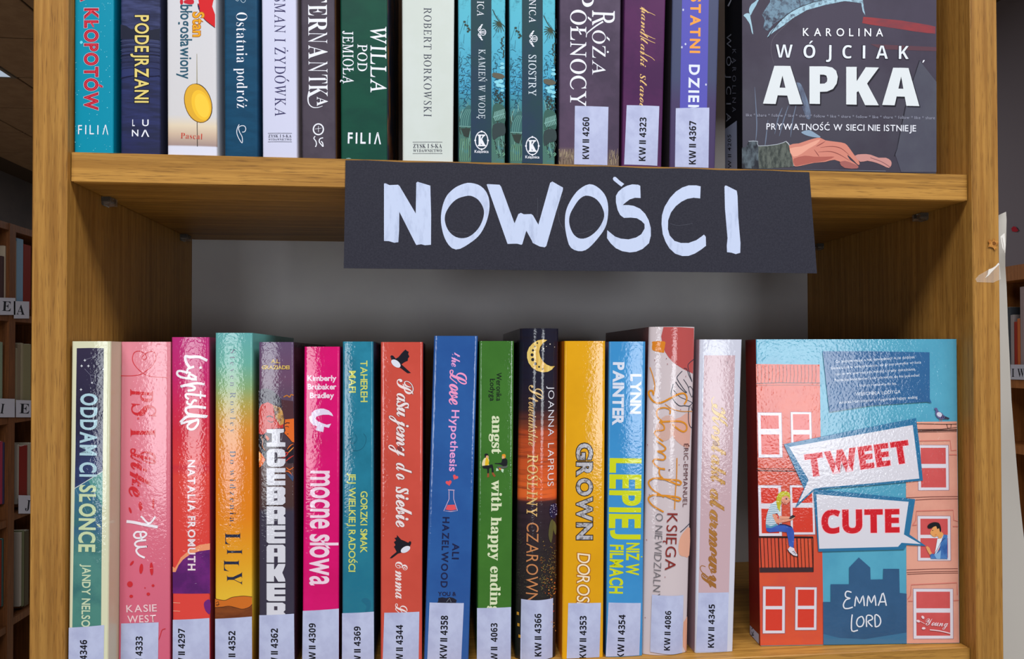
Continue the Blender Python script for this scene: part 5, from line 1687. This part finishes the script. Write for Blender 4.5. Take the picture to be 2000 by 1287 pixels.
# 13 sky blue
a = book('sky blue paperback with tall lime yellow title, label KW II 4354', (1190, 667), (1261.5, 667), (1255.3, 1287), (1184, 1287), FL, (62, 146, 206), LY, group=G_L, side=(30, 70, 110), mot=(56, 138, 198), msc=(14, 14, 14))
LM = (204, 212, 24)
a.down('author', 'LYNN', 'sans', 1232.3, 731.5, 807, 19.5, (214, 220, 236), x2=1231.5, off=.04, sp=.12)
a.down('author', 'PAINTER', 'sans', 1198.5, 708.5, 829, 20, (214, 220, 236), x2=1197, off=.04, sp=.12)
a.down('title', 'LEPIEĴ', 'sans', 1193.5, 896.5, 1051, 57.5, LM, x2=1191.5, off=.03, sp=.11)
a.down('title', 'NIŻ W', 'sans', 1224.5, 1060.5, 1122.5, 24, LM, x2=1223, off=.03, sp=.13, space=.25)
a.down('title', 'FILMACH', 'sans', 1192.5, 1064.5, 1158.5, 24.5, LM, x2=1191, off=.03, sp=.13)
spine_label(a, [(1189, 1177), (1252, 1178), (1249, 1310), (1183, 1310)], 'KW II 4354', 1218.2, 1286, 1200.8, 12.8, 1221.6)
fin(a)
# 14 greyish pink with orange script
a = book('tall pale pink-grey paperback with orange brush script, label KW II 4086', (1272, 636), (1362, 640), (1345.3, 1283), (1256, 1278), FL, (206, 192, 196), LY - .001, group=G_L, curve=0.0045, rad=.0014, side=(90, 50, 52))
qa, qb = C1(1260, 630, 5.6), C1(1250, 860, 5.37)
a.poly('cover_picture', qa([(205, 48), (380, 50), (556, 58), (556, 300), (546, 560), (470, 530), (410, 502), (350, 465), (300, 430), (255, 375), (220, 320), (195, 240), (182, 150)]), (182, 80, 78))
a.poly('cover_picture', qa([(100, 205), (215, 205), (222, 240), (212, 300), (205, 330), (120, 312), (92, 290), (95, 230)]), (216, 128, 30), 2)
a.poly('cover_picture', [(1315, 822), (1330, 815), (1352, 808), (1350, 872), (1340, 874), (1322, 862), (1312, 846)], (216, 166, 152), 2)
a.poly('cover_picture', [(1284, 830), (1300, 812), (1318, 818), (1314, 850), (1296, 862), (1284, 850)], (206, 170, 160), 3)
a.poly('cover_picture', [(1352, 1034), (1340, 1038), (1330, 1050), (1326, 1068), (1328, 1084), (1340, 1089), (1350.6, 1088)], (222, 164, 140), 2)
a.poly('cover_picture', [(1346.5, 1208), (1338, 1218), (1336.5, 1240), (1337, 1266), (1345.5, 1282)], (216, 158, 134))
DKL = (46, 54, 70)
for P, w_ in (([(410, 530), (370, 570), (350, 610), (400, 690), (440, 740), (465, 765), (440, 760), (380, 710), (335, 650)], 1.5), ([(310, 670), (290, 740), (288, 800), (330, 870), (380, 910), (440, 910), (500, 915), (545, 880)], 1.5),
              ([(310, 735), (380, 810), (450, 840), (520, 870), (545, 885)], 1), ([(560, 400), (500, 440), (480, 480), (510, 580), (535, 650)], 1.4), ([(430, 500), (465, 510), (490, 570), (535, 650)], 1.3), ([(425, 620), (480, 695), (500, 760), (530, 815), (545, 800), (545, 740), (510, 700), (485, 715)], 1.2),
              ([(500, 915), (490, 980), (490, 1080), (510, 1140), (540, 1158)], 1.6), ([(520, 920), (545, 980)], 1.2)):
    a.line('cover_picture', qa(P), w_, DKL, 5)
a.line('cover_picture', qb([(545, 885), (470, 940), (428, 968)]), 1.6, DKL)
OG = (218, 140, 36)
SCH = [(qa, [(70, 490), (100, 590), (118, 700), (105, 800)], 1.8), (qa, [(105, 790), (92, 748), (64, 755), (60, 790), (90, 850), (140, 882), (200, 868), (280, 825), (360, 785), (430, 775), (465, 810), (462, 855), (435, 895)], 3.4),
       (qa, [(220, 890), (290, 940), (400, 970), (540, 975)], 1.4),
       (qa, [(272, 1000), (272, 955), (220, 932), (155, 945), (135, 990), (150, 1040), (195, 1085)], 2.8),
       (qa, [(160, 1090), (280, 1080), (390, 1082), (455, 1115), (468, 1165), (430, 1195), (370, 1170), (300, 1115)], 3.2), (qa, [(165, 1088), (205, 1125), (212, 1165), (180, 1182), (130, 1185), (115, 1215), (150, 1262), (200, 1300)], 2.6),
       (qb, [(180, 10), (240, 50), (270, 85), (245, 112), (190, 118), (240, 140), (268, 175), (245, 205), (175, 200), (148, 225), (170, 265), (215, 295), (265, 305)], 3),
       (qb, [(262, 298), (215, 300), (205, 330), (215, 370), (245, 402)], 2.6), (qb, [(245, 402), (170, 400), (115, 430), (108, 470), (140, 520), (200, 562), (255, 595)], 3.0),
       (qb, [(170, 402), (300, 412), (400, 420), (437, 445), (415, 468), (350, 445), (270, 412)], 3.2),
       (qb, [(250, 580), (160, 578), (110, 605), (108, 645), (150, 695), (250, 752)], 3), (qb, [(170, 580), (300, 582), (400, 598), (432, 618), (405, 636), (340, 612), (270, 582)], 3.2),
       (qb, [(390, 185), (385, 400), (372, 560), (365, 725)], 2.0)]
for f_, P, w_ in SCH:
    a.line('author', f_(P), w_, OG, 6)
a.ell('author', 1307.5, 918, 1.8, 1.8, (110, 60, 50), n=8)
for x, y in ((1302, 700), (1304, 711), (1341, 735), (1286, 776), (1330, 800), (1327, 908), (1271, 968), (1278, 975), (1266, 1057), (1281, 703), (1299, 1127), (1263, 1210), (1268, 870)):
    a.ell('speckles', x, y, .9, .9, (150, 70, 70), n=7)
a.down('author', 'ÉRIC-EMMANUEL', 'sans', 1337.5, 867, 991, 10, (96, 48, 50), x2=1335, off=-.004, sp=.14)
a.down('title', 'KSIĘGA', 'sans', 1303.3, 1002, 1113.5, 21, (134, 42, 38), x2=1298.6, off=-.002, sp=.12)
a.down('title', 'O NIEWIDZIALNYM', 'sans', 1281.8, 1003, 1186, 13.6, (104, 100, 106), x2=1275.5, off=-.012, sp=.1)
spine_label(a, [(1275, 1163), (1337.5, 1164.6), (1335, 1280.4), (1271.5, 1275)], 'KW II 4086', 1308.4, 1270.5, 1193.5, 11.6, 1311.2)
fin(a)
# 15 pale with dusty pink panel
a = book('white-edged dusty pink paperback with gold script title, label KW II 4345, next to the gap', (1367, 662), (1450, 664), (1432, 1273), (1358, 1276), FL, (204, 206, 222), LY, group=G_L, side=(150, 120, 130))
a.poly('title_panel', [(1376, 694), (1436, 694), (1430, 930), (1424, 1160), (1364.5, 1162), (1370, 930)], (198, 168, 176))
GO = GRAD([(.03, (150, 96, 40)), (.08, (166, 112, 50)), (.12, (196, 146, 74)), (.16, (222, 186, 116)), (.19, (232, 204, 140))], 'film')
T = dict(sp=.0, off=.006, out=[(.022, (150, 104, 72))])
a.down('title', 'Kontakt', 'script', 1391.5, 789, 946, 31, GO, x2=1388.5, **T)
a.down('title', 'alarmowy', 'script', 1387.5, 955, 1148, 30, GO, x2=1383.5, **T)
a.line('title', [(1395, 775), (1390, 782), (1393, 792), (1402, 798)], 1.6, GO, 4)
a.line('title', [(1385, 1128), (1372, 1118), (1368, 1110), (1371, 1105), (1378, 1107)], 1.6, GO, 4)
a.text('author', 'Y', 'sans', 1418.5, 711, 1423, 711, 5, (120, 104, 116))
spine_label(a, [(1364.6, 1158), (1423.6, 1157), (1420.5, 1272.6), (1359.6, 1274)], 'KW II 4345', 1394.4, 1265, 1180.5, 11.6, 1396.2)
fin(a)

# 16 face-out book
PT = Plane((0.15418322, 0.02429877, 0), Vector((0.0105, 0.1433, 0)))
PT.n = Vector((-0.0730, -0.99733, 0)).normalized()
SKY = (86, 166, 194)
a, s = face_book('blue and orange illustrated novel shown face-out, speech bubbles reading TWEET CUTE', PT, (1476, 665), (1868, 660), (1874, 1257), (1485, 1262), FL, 0.0216, SKY, 'film', side=(122, 28, 22), group=G_L, mot=(78, 156, 186), msc=(24, 24, 24))
qA, qB, qC, qD, qE, qG = C1(1440, 640, 4.022), C1(1440, 950, 3.82), C1(1440, 780, 7.15), C1(1440, 940, 7.15), C1(1740, 780, 7.15), C1(1740, 940, 7.15)
CP = 'cover_picture'
ORB, PCH = M((214, 84, 54), 'film', (206, 78, 58), (30, 30, 30)), M((226, 162, 142), 'film', (218, 152, 134), (26, 26, 26))
LN = (50, 26, 26)
a.poly(CP, [(1476.5, 711), (1601, 712), (1604, 950), (1609, 1261.3), (1485, 1262), (1481, 960)], ORB)
for k in range(17):
    x = 1479.5 + k * 7.1
    a.line(CP, [(x, 713), (x + 1, 732), (x - .5, 748)], .9, LN)
a.line(CP, [(1477, 749), (1520, 747.5), (1602, 748)], 1.2, LN)
a.line(CP, [(1477, 753), (1540, 752), (1602, 752.5)], .8, (120, 50, 40))
a.line(CP, [(1478.5, 915.5), (1600, 916)], 1, LN)
a.line(CP, [(1478.5, 919), (1600, 921)], 2, LN)
a.poly(CP, [(1769, 824), (1869, 823), (1871, 1000), (1873.6, 1257), (1771, 1261)], PCH)
FRM = (220, 214, 224)


def window(x0, y0, x1, y1, b, m0, m1, pane, skew=2.0):
    a.poly(CP, [(x0 - .8, y0 - .8), (x1 + .8, y0 - .5), (x1 + 1 + skew, y1 + .8), (x0 - .8 + skew, y1 + 1)], (150, 110, 130))
    a.poly(CP, [(x0, y0), (x1, y0 + .3), (x1 + skew, y1), (x0 + skew, y1 + .4)], FRM)
    k = skew / (y1 - y0)
    for (a0, a1) in ((y0 + b, m0), (m1, y1 - b)):
        s0, s1_ = (a0 - y0) * k, (a1 - y0) * k
        a.poly(CP, [(x0 + b + s0, a0), (x1 - b + s0, a0), (x1 - b + s1_, a1), (x0 + b + s1_, a1)], pane)


PN, PR = (212, 60, 44), M((208, 88, 88), 'film', (200, 80, 80), (30, 30, 30))
window(1480, 806, 1526, 893, 5.4, 837.5, 848.5, PN)
window(1544.5, 805, 1584, 893, 3.8, 839.5, 848.5, (214, 78, 70))
window(1481, 948, 1525, 1046.5, 5, 983, 993.5, PN)
window(1543, 948, 1590, 1043.5, 4, 982, 991.5, PN)
window(1490.5, 1145.5, 1533, 1236.5, 5, 1183.5, 1190, PN, -.5)
window(1554, 1147, 1595, 1230, 4.5, 1183, 1189.5, PN, -.8)
window(1793, 869.5, 1852, 957, 5, 906, 914, PR, 1)
window(1792.5, 1008, 1856, 1094.5, 5, 1044.5, 1051, PR, .5)
window(1784, 1150, 1861, 1247, 5.5, 1188, 1196.5, PR, .5)
# balcony
a.line(CP, [(1482, 1048.5), (1588, 1049.5)], 3.4, LN)
a.poly(CP, [(1483.5, 1108.5), (1588, 1108), (1588, 1117), (1484, 1118)], (58, 40, 46))
for k in range(15):
    x = 1485.5 + k * 7.2
    a.line(CP, [(x - 1, 1050), (x + 1.6, 1110)], 1.1 if k % 5 else 1.8, LN)
a.line(CP, [(1588, 1049), (1588.5, 1117)], 1.3, LN)
# cornice lines on the pink house
for P, w_ in (([(1790, 827.5), (1850, 828.5), (1869, 828)], 1), ([(1791, 838.5), (1840, 838), (1869, 835)], 1), ([(1792, 841.5), (1869, 839.5)], 2.2), ([(1792, 844), (1869, 842.5)], .8), ([(1849, 828), (1851, 836), (1857, 836), (1858, 828)], 1)):
    a.line(CP, P, w_, LN)
for y0, x0 in ((970, 1770), (974.5, 1788), (1111, 1771), (1116, 1771), (1119.5, 1772)):
    a.line(CP, [(x0, y0 + 2), (1820, y0), (1871, y0 - .5)], .9, (110, 50, 50))
TR_ = (214, 122, 110)
for P in ([(1796, 861), (1856, 860), (1858, 880), (1868, 879)], [(1854, 888), (1869, 888)], [(1783, 1025), (1789, 1016), (1790, 998), (1862, 996), (1863, 1016), (1871, 1018)], [(1782, 1026), (1791, 1025)], [(1861, 1028), (1871, 1028)],
          [(1773, 1170), (1779, 1162), (1780, 1142), (1869, 1138), (1870, 1162)], [(1774, 1174), (1783, 1174)], [(1863, 1173), (1873, 1172)]):
    a.line(CP, P, 1.5, TR_)
# skyline
a.poly(CP, qB([(642, 1189), (640, 862), (697, 862), (697, 730), (835, 730), (835, 605), (907, 530), (992, 605), (995, 695), (1088, 693), (1090, 615), (1208, 615), (1212, 795), (1264, 800), (1264, 1184)]), M((52, 92, 132), 'film', (46, 84, 122), (20, 20, 20)))
a.poly(CP, qB([(642, 1189), (642, 1100), (760, 1130), (950, 1140), (1264, 1090), (1264, 1184)]), (58, 112, 150))
# girl
HY, SKN, JB, SB = (206, 206, 50), (224, 150, 124), (62, 96, 186), (206, 220, 230)
a.poly('girl_figure', qD([(545, 270), (520, 285), (480, 310), (450, 360), (425, 420), (405, 500), (398, 580), (400, 645), (470, 650), (560, 615), (540, 575), (515, 520), (490, 465), (555, 445), (590, 500), (600, 450), (580, 380)]), SB)
for k in range(13):
    y = 320 + k * 25
    xl = 470 - (y - 320) * .42 if y < 480 else 402
    xr = 575 if y < 460 else 505 + (y - 460) * .3
    a.line('girl_figure', qD([(max(398, xl), y), ((xl + xr) / 2, y + 6), (min(xr, 590), y)]), .9, (70, 130, 160))
a.poly('girl_figure', qD([(400, 600), (470, 625), (570, 590), (560, 620), (470, 655), (402, 650)]), (84, 146, 176))
a.poly('girl_figure', qD([(490, 462), (540, 460), (560, 500), (570, 525), (640, 530), (720, 520), (770, 540), (700, 560), (600, 580), (545, 580), (515, 530)]), SKN, 2)
a.poly('girl_figure', qD([(590, 480), (640, 488), (720, 490), (735, 505), (700, 520), (600, 525)]), (230, 160, 134), 2)
a.poly('girl_figure', qD([(735, 495), (775, 470), (812, 488), (760, 532), (730, 528)]), (28, 26, 34))
a.poly('girl_figure', qD([(745, 530), (800, 500), (806, 510), (765, 536)]), SKN)
a.poly('girl_figure', qD([(402, 648), (470, 655), (570, 612), (640, 605), (720, 620), (770, 645), (792, 700), (795, 780), (790, 870), (785, 930), (760, 925), (722, 900), (708, 800), (690, 712), (600, 700), (450, 712), (410, 695)]), M(JB, 'film', (50, 80, 168), (80, 80, 80)))
a.poly('girl_figure', qD([(560, 612), (600, 592), (680, 600), (750, 625), (772, 645), (740, 640), (660, 612)]), (34, 36, 80))
a.poly('girl_figure', qD([(735, 910), (795, 935), (800, 960), (842, 1030), (835, 1052), (780, 1035), (720, 985), (702, 955)]), FRM)
a.line('girl_figure', qD([(700, 950), (725, 990), (780, 1036), (838, 1050), (842, 1030)]), 1.4, (34, 24, 40))
for k in range(3):
    a.line('girl_figure', qD([(768 + k * 18, 985 + k * 16), (800 + k * 12, 975 + k * 16)]), 1.2, (50, 40, 60))
a.poly('girl_figure', qD([(625, 195), (660, 190), (710, 195), (738, 215), (742, 260), (720, 290), (690, 312), (660, 315), (630, 290), (610, 260)]), SKN, 2)
a.poly('girl_figure', qD([(545, 290), (550, 220), (580, 165), (630, 140), (690, 138), (730, 165), (742, 210), (738, 262), (712, 215), (690, 200), (655, 205), (625, 225), (610, 270), (618, 300), (600, 350), (598, 430), (580, 400), (560, 370)]), M(HY, 'film', (186, 176, 36), (90, 90, 90)))
a.ell('girl_figure', 1536, 974.3, 1.9, 1.5, (40, 40, 70))
a.line('girl_figure', qD([(650, 286), (668, 302), (684, 300)]), .9, (180, 30, 40), 3)
# boy
a.poly('boy_figure', qG([(570, 670), (555, 700), (550, 730), (590, 770), (625, 775), (650, 762), (668, 790), (690, 810), (735, 740), (700, 700), (690, 650), (640, 620), (590, 640)]), (226, 158, 92), 2)
a.poly('boy_figure', qG([(510, 630), (530, 600), (570, 578), (620, 570), (670, 582), (692, 620), (702, 670), (695, 715), (680, 690), (672, 655), (648, 668), (632, 625), (590, 640), (550, 660), (520, 655)]), BK2, 2)
a.ell('boy_figure', 1821.6, 1036, 1.1, .9, (40, 30, 40))
a.line('boy_figure', qG([(612, 752), (640, 745)]), .8, (160, 60, 50))
a.poly('boy_figure', qG([(650, 800), (700, 800), (720, 780), (690, 900), (640, 1000), (610, 1020), (630, 920)]), (222, 230, 240))
a.poly('boy_figure', qG([(740, 742), (790, 750), (792, 1085), (560, 1082), (545, 1030), (575, 1010), (620, 1020), (680, 950), (690, 880), (715, 820)]), M((74, 124, 186), 'film', (50, 92, 160), (150, 150, 150)))
a.poly('boy_figure', qG([(600, 1015), (660, 1000), (700, 960), (690, 1085), (640, 1084)]), (126, 172, 216))
a.line('boy_figure', qG([(760, 790), (700, 850), (650, 950), (600, 1025)]), .9, (34, 60, 120), 4)
a.poly('boy_figure', qG([(488, 915), (510, 905), (540, 930), (555, 975), (575, 1005), (545, 1028), (520, 990), (500, 950)]), (226, 158, 100))
# pigeon
a.poly('pigeon_picture', qE([(602, 132), (622, 118), (645, 122), (662, 160), (690, 180), (715, 190), (740, 225), (780, 245), (822, 262), (800, 276), (750, 274), (700, 272), (660, 262), (632, 230), (622, 190), (624, 150)]), (96, 92, 140), 2)
a.ell('pigeon_picture', 1834.8, 809.5, 5.5, 4.4, (206, 206, 222), rot=30)
a.poly('pigeon_picture', qE([(740, 270), (760, 235), (822, 264), (800, 278)]), (54, 52, 70))
for k in range(2):
    a.line('pigeon_picture', qE([(722 + k * 22, 215 + k * 10), (704 + k * 24, 262)]), 1.4, (40, 38, 54))
for x in (685, 712):
    a.line('pigeon_picture', qE([(x, 272), (x - 4, 305)]), .8, (190, 80, 90))
# quote panel
a.poly('quote', [(1606.7, 686), (1700, 686), (1815.6, 688), (1816, 779), (1819.8, 787), (1810.6, 784.7), (1700, 792), (1620, 804.6)], M((48, 100, 150), 'film', (44, 92, 142), (20, 20, 20)))
QW = (204, 212, 224)
for t, x0, y0, x1, y1, h in (('Co jeszcze mogę o niej powiedzieć? A na dodatek', 1632, 708.5, 1787, 699.5, 5), ('Emma Lord w swojej książce, ale przez pomyłkę wrzuca', 1624, 721.5, 1799, 709.5, 5), ('nas w wir pierwszych miłości i trudy dorastania.', 1632, 733, 1789, 723, 5),
                             ('Poznajcie bohaterów, których nie da się nie pokochać', 1630, 745, 1796, 735, 5), ('i którzy rozbawią do łez.', 1675, 755.5, 1752, 751, 5), ('WERONIKA ŁODYGA', 1671, 773, 1759, 768, 6.6), ('autorka Hurt/comfort i Angst with happy ending', 1639, 788.5, 1792, 778, 5.4)):
    a.text('quote', t, 'sans', x0, y0, x1, y1, h, QW, sp=.1, off=.008)
# speech bubbles
BB = (42, 112, 156)
BW = (216, 214, 224)
a.poly('speech_bubble', [(1530.8, 867.5), (1789.3, 816.5), (1796, 870), (1802.5, 938.4), (1700, 948), (1592.4, 955.5), (1552.6, 992.4), (1570.5, 953.8)], BB)
a.poly('speech_bubble', [(1541.4, 873), (1782.6, 830), (1789, 880), (1795.5, 934.6), (1700, 944), (1590.5, 953.5), (1559.6, 982), (1579.2, 937)], BW)
a.poly('speech_bubble', [(1588.7, 962), (1592, 955), (1690, 965), (1787.6, 974.9), (1776.4, 1044), (1809, 1066.5), (1771, 1064.4), (1766, 1073), (1598.4, 1077.5)], BB)
a.poly('speech_bubble', [(1594.5, 965.2), (1774.6, 980), (1765.4, 1043.7), (1798.6, 1062.6), (1760.7, 1060), (1754, 1067.8), (1600, 1071.7)], BW)
TWR = (206, 30, 44)
a.text('title', 'TWEET', 'bold', 1578, 930.5, 1777.5, 902, 41.5, TWR, off=.026, sp=.12, out=[(.045, (238, 196, 206))])
a.text('title', 'CUTE', 'bold', 1606.5, 1040.5, 1755.5, 1038.5, 43, (206, 28, 40), off=.026, sp=.12, out=[(.045, (240, 190, 200))])
q0 = C1(1440, 950, 3.82)
for P in ([(852, 790), (820, 782), (806, 800), (812, 825), (842, 835), (812, 845), (792, 880), (800, 908), (830, 910), (862, 900)], [(876, 895), (888, 820), (912, 872), (938, 815), (948, 892)], [(968, 893), (978, 815), (1000, 868), (1024, 812), (1034, 890)], [(1052, 890), (1068, 845), (1088, 795), (1112, 890)], [(1060, 862), (1108, 860)],
          [(858, 955), (852, 1010), (856, 1078), (900, 1072)], [(925, 970), (900, 985), (890, 1020), (905, 1045), (932, 1040), (945, 1005), (935, 975), (925, 970)], [(965, 1048), (965, 968), (1000, 965), (1008, 990), (975, 1008), (1008, 1046)], [(1030, 1048), (1028, 960), (1060, 972), (1070, 1010), (1055, 1040), (1030, 1048)]):
    a.line('author', q0(P), 2.6, (222, 226, 236), 3)
a.text('publisher_mark', 'Young', 'script', 1807, 1221, 1851, 1224, 14, (232, 210, 218), off=.0, sp=0, shear=.1)
for (x, y, r) in ((1793.5, 1213, 20), (1802.5, 1205.5, 50), (1804, 1227, 0)):
    a.ell('publisher_mark', x, y, 3.6, 2.4, (232, 206, 214), rot=r)
a.line('publisher_mark', [(1797, 1213), (1806, 1218)], .9, (232, 206, 214))
a.line('publisher_mark', [(1816, 1230), (1835, 1232), (1856, 1237)], 2.0, (232, 206, 214), 3)
fin(a)
s.poly('spine_title', [(1463.2, 745), (1471, 737), (1473.8, 872), (1464.2, 864)], (150, 140, 150))
s.down('spine_title', 'TWEET', 'sans', 1465.3, 752, 860, 5.4, (90, 14, 18), x2=1466.3, off=.06, sp=.1)
s.poly('spine_title', [(1464, 887), (1474, 890), (1476, 990), (1467.5, 982)], (150, 140, 150))
s.down('spine_title', 'CUTE', 'sans', 1466, 892, 978, 5.8, (90, 14, 18), x2=1468.5, off=.06, sp=.1)
s.down('spine_author', 'EMMA', 'sans', 1468, 1070, 1128, 5, (170, 90, 90), x2=1469, sp=.3)
s.poly('spine_label', [(1464.3, 1136.5), (1480.6, 1146), (1482.2, 1258), (1464.8, 1238)], M((176, 180, 204), 'matte'))
s.text('spine_label/call_number', 'KW II 4330', 'sans', 1472.4, 1241, 1472, 1160, 4.4, M(INK, 'matte'), off=.012, sp=.14)
fin(s)
COL.objects.unlink(FOB)
bpy.data.objects.remove(FOB)
